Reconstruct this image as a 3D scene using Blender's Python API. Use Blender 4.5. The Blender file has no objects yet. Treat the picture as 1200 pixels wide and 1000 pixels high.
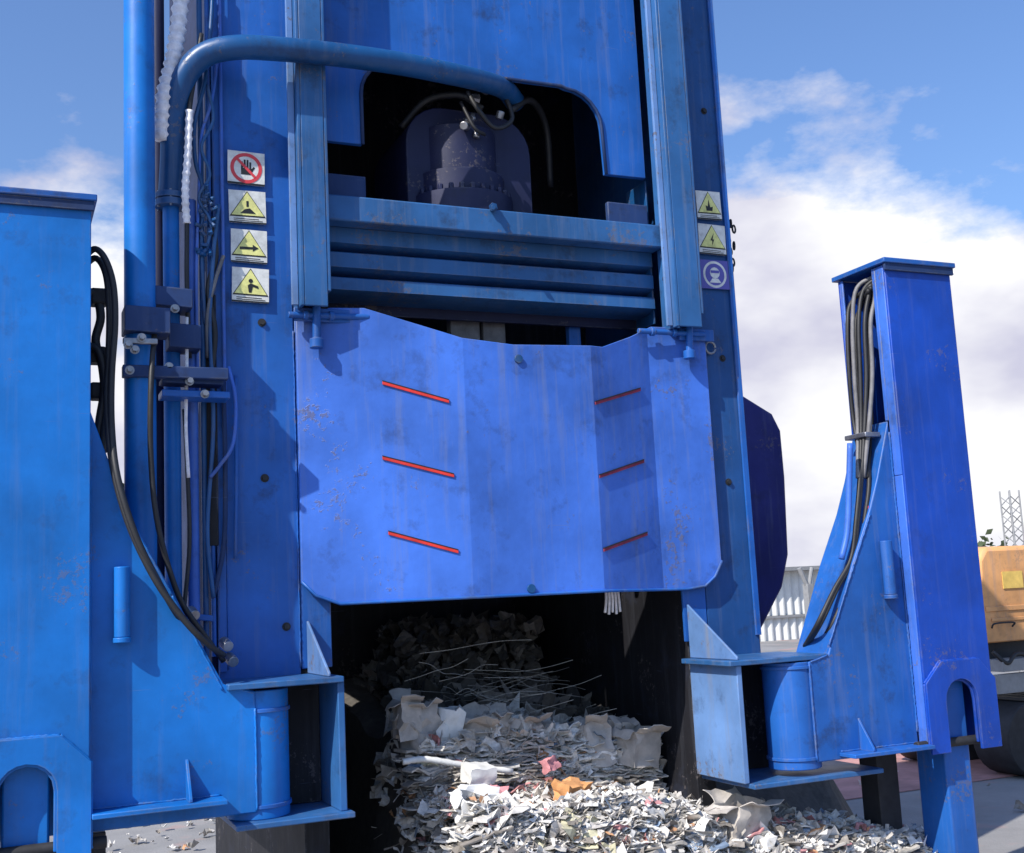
import bpy, bmesh, math, random
from mathutils import Vector, Matrix, noise
random.seed(7)
C = bpy.context.scene
COL = C.collection
R = math.radians

# ------------------------------------------------------------------ camera
F, PITCH, ROLL, YAW, CH = 1380.0, R(8.2), R(2.8), R(24), 1.7
fwd = Vector((math.sin(YAW)*math.cos(PITCH), math.cos(YAW)*math.cos(PITCH), math.sin(PITCH)))
rt0 = Vector((math.cos(YAW), -math.sin(YAW), 0)); up0 = rt0.cross(fwd)
rt = rt0*math.cos(ROLL) - up0*math.sin(ROLL)
up = rt0*math.sin(ROLL) + up0*math.cos(ROLL)
EYE = Vector((0, 0, CH))
cd = bpy.data.cameras.new('camera'); cam = bpy.data.objects.new('camera', cd); COL.objects.link(cam)
m = Matrix((rt, up, -fwd)).transposed().to_4x4(); m.translation = EYE
cam.matrix_world = m
cd.sensor_width = 36; cd.lens = 36*F/1200; cd.clip_end = 2000; cd.clip_start = .05
C.camera = cam

def S(px, py, ax, v):
    """where the line of sight through a photo pixel meets the plane X, Y or Z = v (survey of the photo)"""
    d = fwd + rt*((px-600)/F) - up*((py-500)/F)
    i = 'XYZ'.index(ax)
    return EYE + d*((v-EYE[i])/d[i])

# ------------------------------------------------------------------ sky and sun
SUN = Vector((2.1, 1.0, -2.2)).normalized()
w = bpy.data.worlds.new("World"); C.world = w; w.use_nodes = True
nt = w.node_tree; nt.nodes.clear()
def N(nt, t, **k):
    n = nt.nodes.new(t)
    for a, b in k.items():
        if a in n.bl_rna.properties.keys(): setattr(n, a, b)
        else: n.inputs[a.replace('_', ' ')].default_value = b
    return n
sky = N(nt, 'ShaderNodeTexSky', sky_type='NISHITA', sun_disc=False, sun_elevation=math.asin(-SUN.z),
        sun_rotation=math.atan2(-SUN.x, -SUN.y) % (2*math.pi), air_density=1.3, dust_density=1.6, ozone_density=2.5)
bg1 = N(nt, 'ShaderNodeBackground'); bg1.inputs[1].default_value = .12
bg2 = N(nt, 'ShaderNodeBackground'); bg2.inputs[0].default_value = (.86, .87, .93, 1); bg2.inputs[1].default_value = .95
L = nt.links.new
tint = N(nt, 'ShaderNodeMixRGB', blend_type='MULTIPLY'); tint.inputs[0].default_value = 1; tint.inputs[2].default_value = (.80, .98, 1.33, 1)
L(sky.outputs[0], tint.inputs[1]); L(tint.outputs[0], bg1.inputs[0])
tc = N(nt, 'ShaderNodeTexCoord'); sep = N(nt, 'ShaderNodeSeparateXYZ'); L(tc.outputs['Generated'], sep.inputs[0])
mp = N(nt, 'ShaderNodeMapping'); mp.inputs['Scale'].default_value = (1, 1, 1.9); mp.inputs['Location'].default_value = (5.5, 2.2, 1.9); L(tc.outputs['Generated'], mp.inputs[0])
nz = N(nt, 'ShaderNodeTexNoise', Scale=4.2, Detail=9.0, Roughness=.58); L(mp.outputs[0], nz.inputs['Vector'])
# cloud cover thickens towards the horizon
mr = N(nt, 'ShaderNodeMapRange'); mr.inputs[1].default_value = .16; mr.inputs[2].default_value = .44
mr.inputs[3].default_value = .31; mr.inputs[4].default_value = -.12; L(sep.outputs[2], mr.inputs[0])
# the cloud bank stands to the north-east; unseen sky behind the camera is cleared to weaken fill light
dot = N(nt, 'ShaderNodeVectorMath', operation='DOT_PRODUCT'); dot.inputs[1].default_value = (.55, .83, 0); L(tc.outputs['Generated'], dot.inputs[0])
side = N(nt, 'ShaderNodeMapRange'); side.inputs[1].default_value = -.2; side.inputs[2].default_value = .6; side.inputs[3].default_value = -.55; side.inputs[4].default_value = 0; L(dot.outputs['Value'], side.inputs[0])
ad0 = N(nt, 'ShaderNodeMath', operation='ADD'); L(mr.outputs[0], ad0.inputs[0]); L(side.outputs[0], ad0.inputs[1])
nzs = N(nt, 'ShaderNodeMapRange'); nzs.inputs[3].default_value = -.05; nzs.inputs[4].default_value = 1.05; L(nz.outputs[0], nzs.inputs[0])
ad = N(nt, 'ShaderNodeMath', operation='ADD'); L(nzs.outputs[0], ad.inputs[0]); L(ad0.outputs[0], ad.inputs[1])
cr = N(nt, 'ShaderNodeValToRGB'); cr.color_ramp.elements[0].position = .48; cr.color_ramp.elements[1].position = .62
cr.color_ramp.elements[0].color = (0, 0, 0, 1); cr.color_ramp.elements[1].color = (1, 1, 1, 1)
e = cr.color_ramp.elements.new(.54); e.color = (.4, .4, .4, 1)
L(ad.outputs[0], cr.inputs[0])
nz2 = N(nt, 'ShaderNodeTexNoise', Scale=5.0, Detail=5.0); L(mp.outputs[0], nz2.inputs['Vector'])
cr2 = N(nt, 'ShaderNodeValToRGB'); cr2.color_ramp.elements[0].position = .38; cr2.color_ramp.elements[1].position = .6
cr2.color_ramp.elements[0].color = (.58, .58, .72, 1); cr2.color_ramp.elements[1].color = (.95, .95, .97, 1)
L(nz2.outputs[0], cr2.inputs[0]); L(cr2.outputs[0], bg2.inputs[0])
mx = N(nt, 'ShaderNodeMixShader'); L(cr.outputs[0], mx.inputs[0]); L(bg1.outputs[0], mx.inputs[1]); L(bg2.outputs[0], mx.inputs[2])
wo = N(nt, 'ShaderNodeOutputWorld'); L(mx.outputs[0], wo.inputs[0])
sd = bpy.data.lights.new('sun', 'SUN'); sd.energy = 5.0; sd.angle = R(.5); sd.color = (1, .95, .87)
so = bpy.data.objects.new('sun', sd); COL.objects.link(so); so.rotation_euler = SUN.to_track_quat('-Z', 'Y').to_euler(); so.location = (-6, -3, 9)
C.view_settings.view_transform = 'Standard'; C.view_settings.look = 'None'; C.view_settings.exposure = 0.22; C.view_settings.gamma = 1

# ------------------------------------------------------------------ materials
def newmat(name):
    m = bpy.data.materials.new(name); m.use_nodes = True
    return m, m.node_tree, m.node_tree.nodes['Principled BSDF']
def paint(name, col, rough=.38, var=.35, dirt=.5, chips=.5, dust=.25, scale=1.0, dent=.18):
    m, t, b = newmat(name); l = t.links.new
    tc = N(t, 'ShaderNodeTexCoord')
    geo = N(t, 'ShaderNodeNewGeometry')
    n1 = N(t, 'ShaderNodeTexNoise', Scale=2.2*scale, Detail=6.0, Roughness=.6); l(geo.outputs['Position'], n1.inputs['Vector'])
    r1 = N(t, 'ShaderNodeMapRange'); r1.inputs[1].default_value = .3; r1.inputs[2].default_value = .7
    r1.inputs[3].default_value = 1-var; r1.inputs[4].default_value = 1+var*.5; l(n1.outputs[0], r1.inputs[0])
    mul = N(t, 'ShaderNodeVectorMath', operation='SCALE'); mul.inputs[0].default_value = col; l(r1.outputs[0], mul.inputs['Scale'])
    # vertical run-off streaks
    mp = N(t, 'ShaderNodeMapping'); mp.inputs['Scale'].default_value = (22*scale, 22*scale, 1.3*scale); l(geo.outputs['Position'], mp.inputs[0])
    n2 = N(t, 'ShaderNodeTexNoise', Scale=1.0, Detail=6.0, Roughness=.65); l(mp.outputs[0], n2.inputs['Vector'])
    c2 = N(t, 'ShaderNodeValToRGB'); c2.color_ramp.elements[0].position = .52; c2.color_ramp.elements[1].position = .72
    l(n2.outputs[0], c2.inputs[0])
    k2 = N(t, 'ShaderNodeMath', operation='MULTIPLY'); k2.inputs[1].default_value = dust; l(c2.outputs[0], k2.inputs[0])
    m2 = N(t, 'ShaderNodeMixRGB'); m2.inputs[2].default_value = (.20, .22, .27, 1); l(k2.outputs[0], m2.inputs[0]); l(mul.outputs[0], m2.inputs[1])
    # oily dirt blotches
    n3 = N(t, 'ShaderNodeTexNoise', Scale=6.5*scale, Detail=9.0, Roughness=.7); l(geo.outputs['Position'], n3.inputs['Vector'])
    c3 = N(t, 'ShaderNodeValToRGB'); c3.color_ramp.elements[0].position = .55; c3.color_ramp.elements[1].position = .70
    l(n3.outputs[0], c3.inputs[0])
    k3 = N(t, 'ShaderNodeMath', operation='MULTIPLY'); k3.inputs[1].default_value = dirt; l(c3.outputs[0], k3.inputs[0])
    m3 = N(t, 'ShaderNodeMixRGB'); m3.inputs[2].default_value = (.018, .022, .04, 1); l(k3.outputs[0], m3.inputs[0]); l(m2.outputs[0], m3.inputs[1])
    # chips and scratches to primer / bare steel
    n4 = N(t, 'ShaderNodeTexNoise', Scale=38.0*scale, Detail=5.0, Roughness=.75); l(geo.outputs['Position'], n4.inputs['Vector'])
    n5 = N(t, 'ShaderNodeTexNoise', Scale=3.4*scale, Detail=2.0); l(geo.outputs['Position'], n5.inputs['Vector'])
    a5 = N(t, 'ShaderNodeMath', operation='MULTIPLY'); l(n4.outputs[0], a5.inputs[0]); l(n5.outputs[0], a5.inputs[1])
    c4 = N(t, 'ShaderNodeValToRGB'); c4.color_ramp.elements[0].position = .36; c4.color_ramp.elements[1].position = .385
    l(a5.outputs[0], c4.inputs[0])
    k4 = N(t, 'ShaderNodeMath', operation='MULTIPLY'); k4.inputs[1].default_value = chips; l(c4.outputs[0], k4.inputs[0])
    m4 = N(t, 'ShaderNodeMixRGB'); m4.inputs[2].default_value = (.14, .12, .12, 1); l(k4.outputs[0], m4.inputs[0]); l(m3.outputs[0], m4.inputs[1])
    l(m4.outputs[0], b.inputs['Base Color'])
    # long fine scratches at two angles
    for ang, sc in ((.5, 1.0), (-.9, 1.35)):
        ms = N(t, 'ShaderNodeMapping'); ms.inputs['Rotation'].default_value = (0, ang, .3); ms.inputs['Scale'].default_value = (2.2*sc, 2.2*sc, 95*sc); l(geo.outputs['Position'], ms.inputs[0])
        ns = N(t, 'ShaderNodeTexNoise', Scale=1.0, Detail=3.0, Roughness=.6); l(ms.outputs[0], ns.inputs['Vector'])
        cs = N(t, 'ShaderNodeValToRGB'); cs.color_ramp.elements[0].position = .735; cs.color_ramp.elements[1].position = .76; l(ns.outputs[0], cs.inputs[0])
        ks = N(t, 'ShaderNodeMath', operation='MULTIPLY'); ks.inputs[1].default_value = chips*.8; l(cs.outputs[0], ks.inputs[0])
        m5 = N(t, 'ShaderNodeMixRGB'); m5.inputs[2].default_value = (.13, .17, .30, 1); l(ks.outputs[0], m5.inputs[0]); l(m4.outputs[0], m5.inputs[1]); m4 = m5
    l(m4.outputs[0], b.inputs['Base Color'])
    # paint rubbed off along edges and corners
    bv = N(t, 'ShaderNodeBevel'); bv.samples = 4; bv.inputs['Radius'].default_value = .010
    dp = N(t, 'ShaderNodeVectorMath', operation='DOT_PRODUCT'); l(bv.outputs[0], dp.inputs[0]); l(geo.outputs['Normal'], dp.inputs[1])
    ew = N(t, 'ShaderNodeMapRange'); ew.inputs[1].default_value = .985; ew.inputs[2].default_value = .90; ew.inputs[3].default_value = 0; ew.inputs[4].default_value = 1; l(dp.outputs['Value'], ew.inputs[0])
    en = N(t, 'ShaderNodeMapRange'); en.inputs[1].default_value = .47; en.inputs[2].default_value = .60; l(n3.outputs[0], en.inputs[0])
    ek = N(t, 'ShaderNodeMath', operation='MULTIPLY'); l(ew.outputs[0], ek.inputs[0]); l(en.outputs[0], ek.inputs[1])
    ek2 = N(t, 'ShaderNodeMath', operation='MULTIPLY'); ek2.inputs[1].default_value = min(1, chips*1.5); l(ek.outputs[0], ek2.inputs[0])
    m6 = N(t, 'ShaderNodeMixRGB'); m6.inputs[2].default_value = (.17, .18, .21, 1); l(ek2.outputs[0], m6.inputs[0]); l(m4.outputs[0], m6.inputs[1])
    l(m6.outputs[0], b.inputs['Base Color'])
    rr = N(t, 'ShaderNodeMapRange'); rr.inputs[3].default_value = rough-.1; rr.inputs[4].default_value = rough+.25; l(n3.outputs[0], rr.inputs[0]); l(rr.outputs[0], b.inputs['Roughness'])
    bp = N(t, 'ShaderNodeBump', Strength=dent, Distance=.012)
    n6 = N(t, 'ShaderNodeTexNoise', Scale=6.0, Detail=4.0); l(geo.outputs['Position'], n6.inputs['Vector'])
    s6 = N(t, 'ShaderNodeMath', operation='ADD'); l(n6.outputs[0], s6.inputs[0]); l(k4.outputs[0], s6.inputs[1])
    s6.use_clamp = False
    l(s6.outputs[0], bp.inputs['Height']); l(bp.outputs[0], b.inputs['Normal'])
    b.inputs['Specular IOR Level'].default_value = .35
    return m
def plain(name, col, rough=.6, metal=0, var=.25, scale=12, bump=.2):
    m, t, b = newmat(name); l = t.links.new
    geo = N(t, 'ShaderNodeNewGeometry')
    n1 = N(t, 'ShaderNodeTexNoise', Scale=float(scale), Detail=6.0, Roughness=.65); l(geo.outputs['Position'], n1.inputs['Vector'])
    r1 = N(t, 'ShaderNodeMapRange'); r1.inputs[1].default_value = .3; r1.inputs[2].default_value = .7
    r1.inputs[3].default_value = 1-var; r1.inputs[4].default_value = 1+var; l(n1.outputs[0], r1.inputs[0])
    mul = N(t, 'ShaderNodeVectorMath', operation='SCALE'); mul.inputs[0].default_value = col; l(r1.outputs[0], mul.inputs['Scale'])
    l(mul.outputs[0], b.inputs['Base Color']); b.inputs['Roughness'].default_value = rough; b.inputs['Metallic'].default_value = metal
    if bump:
        bp = N(t, 'ShaderNodeBump', Strength=bump, Distance=.01); l(n1.outputs[0], bp.inputs['Height']); l(bp.outputs[0], b.inputs['Normal'])
    return m
M = {}
M['blue'] = paint('blue_paint', (.016, .112, .42), dirt=.55)
M['blue_door'] = paint('blue_door_paint', (.050, .155, .58), dirt=.40, chips=.6, dust=.35, dent=.40)
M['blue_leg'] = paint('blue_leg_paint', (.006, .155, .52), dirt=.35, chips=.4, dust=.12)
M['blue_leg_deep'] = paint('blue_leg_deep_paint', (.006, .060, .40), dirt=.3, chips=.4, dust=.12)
M['blue_pipe'] = paint('blue_pipe_paint', (.010, .075, .22), rough=.3, dirt=.5, dust=.15)
M['blue_shaded_column'] = paint('shade_toned_column_paint', (.014, .075, .24), dirt=.55, dust=.2)  # right column only: shade from rail and gate put into a darker colour
M['stickyel'] = plain('warm_yellow_patch', (.75, .50, .12), rough=.6, var=.2)
M['teal'] = paint('weathered_teal_blue_paint', (.028, .115, .30), dirt=.55, dust=.3)
M['pale'] = paint('scuffed_sunlit_blue_paint', (.13, .25, .50), dirt=.45, dust=.7, chips=.8)  # sunlight on left-facing plates put into the colour, plus scuffs and dust
M['ram'] = paint('oily_shade_dark_ram_paint', (.014, .018, .060), rough=.5, dirt=.6, dust=.03)  # shade of the opening and louvre recess put into the colour
M['shade_sheet'] = plain('dark_shade_sheet', (.012, .022, .065), rough=.95, var=.5, scale=5)
M['inside'] = paint('shade_dark_inside_paint', (.010, .010, .014), rough=.6, dirt=.8, dust=.1)  # lack of light inside the body put into a near-black colour
M['shade_blue'] = paint('worn_shade_blue_paint', (.014, .040, .13), rough=.6, dirt=.8, dust=.08)  # darker copy of the blue with shade put into its colour
M['guard'] = paint('guard_navy_paint', (.035, .040, .20), dirt=.5, dust=.3)
M['steel'] = plain('bare_steel', (.30, .30, .32), rough=.4, metal=.8, var=.4)
M['rubber'] = plain('black_rubber', (.018, .018, .02), rough=.55, var=.3, bump=.1)
M['greyhose'] = plain('dusty_hose', (.16, .155, .16), rough=.6, var=.35, bump=.1)
M['dark'] = plain('dark_steel', (.02, .02, .023), rough=.7, var=.4)
M['white'] = plain('sign_white', (.66, .66, .62), rough=.5, var=.22, scale=28, bump=0)
M['yellow'] = plain('sign_yellow', (.70, .68, .24), rough=.5, var=.25, scale=28, bump=0)
M['black'] = plain('sign_black', (.012, .012, .012), rough=.5, var=.1, bump=0)
M['signred'] = plain('sign_red', (.62, .05, .06), rough=.45, var=.08, bump=0)
M['signblue'] = plain('sign_blue', (.10, .09, .36), rough=.45, var=.08, bump=0)
M['red'] = plain('red_slot', (.60, .03, .02), rough=.5, var=.3)
M['red_dull'] = plain('shaded_red_slot', (.22, .02, .05), rough=.7, var=.5)  # right-hand slots: shade of the turned-away facet put into the red
M['shed'] = plain('pale_corrugated_sheet', (.62, .62, .60), rough=.5, var=.12, scale=2)
M['shedgrey'] = plain('grey_post_steel', (.25, .25, .25), rough=.6, var=.15)
M['orange'] = paint('faded_orange_paint', (.80, .40, .16), rough=.5, dirt=.25, dust=.3, chips=.3)
M['brick'] = plain('pink_paving', (.42, .22, .20), rough=.9, var=.3, scale=3)
M['wire'] = plain('bale_wire', (.35, .33, .30), rough=.45, metal=.7, var=.3)
M['wrap'] = plain('white_spiral_wrap', (.80, .78, .80), rough=.6, var=.25, scale=30)

def ground_mat():
    m, t, b = newmat('yard_concrete'); l = t.links.new
    geo = N(t, 'ShaderNodeNewGeometry')
    n1 = N(t, 'ShaderNodeTexNoise', Scale=.5, Detail=10.0, Roughness=.7); l(geo.outputs['Position'], n1.inputs['Vector'])
    c = N(t, 'ShaderNodeValToRGB'); c.color_ramp.elements[0].position = .3; c.color_ramp.elements[1].position = .7
    c.color_ramp.elements[0].color = (.17, .165, .16, 1); c.color_ramp.elements[1].color = (.33, .32, .31, 1); l(n1.outputs[0], c.inputs[0])
    n2 = N(t, 'ShaderNodeTexNoise', Scale=1.3, Detail=5.0); l(geo.outputs['Position'], n2.inputs['Vector'])
    c2 = N(t, 'ShaderNodeValToRGB'); c2.color_ramp.elements[0].position = .56; c2.color_ramp.elements[1].position = .66; l(n2.outputs[0], c2.inputs[0])
    mm = N(t, 'ShaderNodeMixRGB'); mm.inputs[2].default_value = (.36, .24, .22, 1); l(c2.outputs[0], mm.inputs[0]); l(c.outputs[0], mm.inputs[1])
    l(mm.outputs[0], b.inputs['Base Color']); b.inputs['Roughness'].default_value = .9
    n3 = N(t, 'ShaderNodeTexNoise', Scale=60.0, Detail=4.0); l(geo.outputs['Position'], n3.inputs['Vector'])
    bp = N(t, 'ShaderNodeBump', Strength=.5, Distance=.01); l(n3.outputs[0], bp.inputs['Height']); l(bp.outputs[0], b.inputs['Normal'])
    return m
M['ground'] = ground_mat()
def scrap_mat(name, stops):
    """every loose sheet takes its own tint (random per mesh island)"""
    m, t, b = newmat(name); l = t.links.new
    geo = N(t, 'ShaderNodeNewGeometry')
    c = N(t, 'ShaderNodeValToRGB'); c.color_ramp.interpolation = 'CONSTANT'
    els = c.color_ramp.elements
    for i, (p, col) in enumerate(stops):
        e = els[i] if i < 2 else els.new(p)
        e.position = p; e.color = (*col, 1)
    l(geo.outputs['Random Per Island'], c.inputs[0])
    n1 = N(t, 'ShaderNodeTexNoise', Scale=25.0, Detail=6.0, Roughness=.7); l(geo.outputs['Position'], n1.inputs['Vector'])
    r1 = N(t, 'ShaderNodeMapRange'); r1.inputs[1].default_value = .3; r1.inputs[2].default_value = .7; r1.inputs[3].default_value = .55; r1.inputs[4].default_value = 1.15; l(n1.outputs[0], r1.inputs[0])
    mu = N(t, 'ShaderNodeVectorMath', operation='SCALE'); l(c.outputs[0], mu.inputs[0]); l(r1.outputs[0], mu.inputs['Scale'])
    l(mu.outputs[0], b.inputs['Base Color']); b.inputs['Roughness'].default_value = .75
    return m
M['scrap'] = scrap_mat('mixed_waste_paper', [(0, (.64, .61, .57)), (.22, (.46, .43, .39)), (.38, (.80, .78, .75)), (.66, (.28, .25, .22)), (.75, (.54, .50, .46)), (.86, (.74, .69, .62)),
    (.93, (.55, .30, .16)), (.95, (.60, .28, .28)), (.965, (.22, .30, .42)), (.985, (.62, .58, .40)), (.989, (.16, .15, .15))])
M['scrapdark'] = scrap_mat('shade_dark_waste', [(0, (.10, .09, .08)), (.3, (.17, .15, .13)), (.6, (.07, .065, .06)), (.85, (.28, .25, .22))])  # brown waste, darkened to carry the shade of mouth and crevices
M['cardboard'] = plain('cardboard', (.44, .40, .36), rough=.85, var=.2, scale=20)
M['peach'] = plain('orange_carton', (.62, .30, .12), rough=.8, var=.2, scale=20)
M['pink'] = plain('pink_carton', (.62, .26, .28), rough=.8, var=.2, scale=20)
M['whitecard'] = plain('white_carton', (.72, .71, .68), rough=.7, var=.12, scale=20)
M['leaf'] = plain('leaf_green', (.06, .08, .035), rough=.7, var=.5, scale=3, bump=0)
M['bark'] = plain('bark', (.12, .10, .08), rough=.9, var=.3)

# ------------------------------------------------------------------ mesh helpers
WPOS = {}
def finish(name, bm, mat, parent=None, label=None, bevel=.004, smooth=False, origin=None, sharp=32):
    bmesh.ops.recalc_face_normals(bm, faces=bm.faces)
    xs = [v.co for v in bm.verts]
    lo = Vector([min(c[i] for c in xs) for i in range(3)]); hi = Vector([max(c[i] for c in xs) for i in range(3)])
    o = origin or Vector(((lo.x+hi.x)/2, (lo.y+hi.y)/2, lo.z))
    bmesh.ops.translate(bm, verts=bm.verts, vec=-o)
    if not smooth and len(bm.faces) < 3000:
        for f in bm.faces: f.smooth = True
        for e in bm.edges:
            if len(e.link_faces) != 2 or e.calc_face_angle(3.0) > R(sharp): e.smooth = False
    me = bpy.data.meshes.new(name); bm.to_mesh(me); bm.free()
    for mt in (mat if isinstance(mat, (list, tuple)) else [mat]): me.materials.append(mt)
    if smooth:
        for p in me.polygons: p.use_smooth = True
    ob = bpy.data.objects.new(name, me); COL.objects.link(ob)
    WPOS[ob] = o
    if parent: ob.parent = parent; ob.location = o - WPOS[parent]
    else: ob.location = o
    if bevel:
        b = ob.modifiers.new('bevel', 'BEVEL'); b.width = bevel; b.segments = 2; b.limit_method = 'ANGLE'; b.angle_limit = R(40)
    if label: ob['label'] = label
    return ob
def tag(o, label, cat, group=None, kind=None):
    if label: o['label'] = label
    if cat: o['category'] = cat
    if group: o['group'] = group
    if kind: o['kind'] = kind
    return o
def empty(name, loc, label, cat, group=None):
    o = bpy.data.objects.new(name, None); COL.objects.link(o); o.location = loc; WPOS[o] = Vector(loc); o.empty_display_size = .2
    return tag(o, label, cat, group)
def B(bm, x0, x1, y0, y1, z0, z1):
    vs = [bm.verts.new((x, y, z)) for x in (x0, x1) for y in (y0, y1) for z in (z0, z1)]
    for f in ((0,1,3,2), (4,6,7,5), (0,4,5,1), (2,3,7,6), (0,2,6,4), (1,5,7,3)): bm.faces.new([vs[i] for i in f])
def prism(bm, pts, a0, a1, ax='Y'):
    """polygon extruded along ax; pts are (x,z) for Y, (y,z) for X, (x,y) for Z"""
    def P(p, a): return {'Y': (p[0], a, p[1]), 'X': (a, p[0], p[1]), 'Z': (p[0], p[1], a)}[ax]
    v0 = [bm.verts.new(P(p, a0)) for p in pts]; v1 = [bm.verts.new(P(p, a1)) for p in pts]
    n = len(pts); caps = [bm.faces.new(v0), bm.faces.new(v1[::-1])]
    for f in caps: f.normal_update()
    for i in range(n): bm.faces.new((v0[i], v1[i], v1[(i+1) % n], v0[(i+1) % n]))
    bmesh.ops.triangulate(bm, faces=caps, ngon_method='EAR_CLIP')
def cyl(bm, p0, p1, r0, r1=None, n=20, cap=True):
    p0, p1 = Vector(p0), Vector(p1); r1 = r0 if r1 is None else r1
    d = (p1-p0).normalized(); a = d.orthogonal().normalized(); b = d.cross(a)
    rings = []
    for p, r in ((p0, r0), (p1, r1)):
        rings.append([bm.verts.new(p + a*r*math.cos(2*math.pi*i/n) + b*r*math.sin(2*math.pi*i/n)) for i in range(n)])
    for i in range(n): bm.faces.new((rings[0][i], rings[0][(i+1) % n], rings[1][(i+1) % n], rings[1][i]))
    if cap: bm.faces.new(rings[0][::-1]); bm.faces.new(rings[1])
def smoothpath(pts, k=6):
    pts = [Vector(p) for p in pts]
    if len(pts) < 3: return pts
    q = [pts[0]*2-pts[1]] + pts + [pts[-1]*2-pts[-2]]; out = []
    for i in range(1, len(q)-2):
        for j in range(k):
            t = j/k; a, b, c, d = q[i-1], q[i], q[i+1], q[i+2]
            out.append(.5*((2*b)+(c-a)*t+(2*a-5*b+4*c-d)*t*t+(3*b-a-3*c+d)*t**3))
    return out+[pts[-1]]
def tube(bm, pts, r, n=10, k=6, ripple=0, rp=3, raw=False):
    P = pts if raw else smoothpath(pts, k); a = None; prev = None
    for i, p in enumerate(P):
        d = (P[min(i+1, len(P)-1)]-P[max(i-1, 0)]).normalized()
        a = d.orthogonal().normalized() if a is None else (a-d*a.dot(d)).normalized()
        b = d.cross(a); rr = r*(1+ripple*(1 if i % rp == 0 else -1))
        ring = [bm.verts.new(p+a*rr*math.cos(2*math.pi*j/n)+b*rr*math.sin(2*math.pi*j/n)) for j in range(n)]
        if prev:
            for j in range(n): bm.faces.new((prev[j], prev[(j+1) % n], ring[(j+1) % n], ring[j]))
        else: bm.faces.new(ring[::-1])
        prev = ring
    bm.faces.new(prev)
def px(pts): return [S(p[0], p[1], 'Y', p[2]) for p in pts]
def part_box(name, dims, mat, parent, label=None, bevel=.004):
    bm = bmesh.new(); B(bm, *dims); return finish(name, bm, M[mat], parent, label, bevel)
def part_tube(name, pts, r, mat, parent, label=None, n=12, k=6, **kw):
    bm = bmesh.new(); tube(bm, pts, r, n, k, **kw); return finish(name, bm, M[mat], parent, label, 0, True)
def part_cyl(name, p0, p1, r, mat, parent, label=None, n=24, r1=None, bevel=.003):
    bm = bmesh.new(); cyl(bm, p0, p1, r, r1, n); return finish(name, bm, M[mat], parent, label, bevel)
def weld(bm, p0, p1, r=.005, seg=.012):
    p0, p1 = Vector(p0), Vector(p1); n = max(3, int((p1-p0).length/seg))
    tube(bm, [p0.lerp(p1, i/n)+Vector((random.uniform(-1, 1), random.uniform(-1, 1), random.uniform(-1, 1)))*.0012 for i in range(n+1)], r, 6, 1, ripple=.15, rp=2, raw=True)
def bolt(bm, c, ax, r=.014, h=.012):
    d = Vector({'Y': (0, -1, 0), 'X': (-1, 0, 0), 'Z': (0, 0, 1)}[ax])
    cyl(bm, Vector(c), Vector(c)+d*.003, r*1.5, n=16); cyl(bm, Vector(c)+d*.003, Vector(c)+d*h, r, n=6)

# ------------------------------------------------------------------ ground
bm = bmesh.new()
s = 600; vs = [bm.verts.new(p) for p in ((-s, -s, 0), (s, -s, 0), (s, s, 0), (-s, s, 0))]; bm.faces.new(vs)
tag(finish('ground', bm, M['ground'], bevel=0), None, None, kind='structure')
bm = bmesh.new()
B(bm, 4.9, 13, 7.7, 9.6, .004, .010)
tag(finish('paving', bm, M['brick'], bevel=0), None, None, kind='structure')

# ------------------------------------------------------------------ the press
XC = 2.215
def mxr(x): return 2*XC-x
press = empty('baling_press', (XC, 5.6, 0), 'huge blue steel baling press with ribbed front gate standing over a heap of waste paper', 'baling press')
ZB, ZT = .93, 5.9
YB = 6.15
# side columns (walls of the press)
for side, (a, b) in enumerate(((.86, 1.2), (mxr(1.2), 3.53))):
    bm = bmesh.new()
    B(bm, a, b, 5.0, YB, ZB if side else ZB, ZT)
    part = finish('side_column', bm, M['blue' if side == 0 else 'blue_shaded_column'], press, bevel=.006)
    # welded edge strip and seams
    bm = bmesh.new()
    ex = a if side == 0 else b-.03
    B(bm, ex, ex+.03, 4.985, 4.9985, 1.45, ZT)
    finish('edge_strip', bm, M['blue'], part, bevel=.002)
    for z, x in (((2.93, a+.20), (2.25, a+.2), (1.62, a+.28)) if side == 0 else ((2.86, b-.1), (2.22, b-.12), (4.2, b-.1))):
        bm = bmesh.new(); bolt(bm, (x, 4.9995, z), 'Y', .012, .012); finish('bolt', bm, M['dark'], part, bevel=0)
sp = part_box('side_shade_sheet', (.835, .8585, 5.03, 6.14, 1.0, ZT), 'shade_sheet', press)  # added dark sheet: keeps the column side shaded, without pale sky reflection
# inner tunnel liners and back wall, roof, floor
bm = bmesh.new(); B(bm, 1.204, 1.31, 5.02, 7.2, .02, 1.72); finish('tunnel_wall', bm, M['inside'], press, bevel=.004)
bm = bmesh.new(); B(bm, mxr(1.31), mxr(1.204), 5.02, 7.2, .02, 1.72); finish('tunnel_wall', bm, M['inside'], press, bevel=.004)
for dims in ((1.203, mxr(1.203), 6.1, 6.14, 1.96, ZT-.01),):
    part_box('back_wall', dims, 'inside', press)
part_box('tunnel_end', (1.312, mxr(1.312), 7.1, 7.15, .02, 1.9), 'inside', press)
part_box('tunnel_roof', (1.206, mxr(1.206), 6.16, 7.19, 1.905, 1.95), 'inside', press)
part_box('roof_plate', (.85, 3.55, 4.95, 6.2, ZT+.003, ZT+.05), 'blue', press)
# liner strips of the front beside the tunnel
for a, b in ((1.203, 1.335), (mxr(1.335), mxr(1.203))):
    part_box('front_post', (a, b, 5.004, 5.018, 1.42, ZT-.02) if 0 else (a, b, 5.0, 5.018, 1.44, 2.975), 'blue', press)
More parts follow.
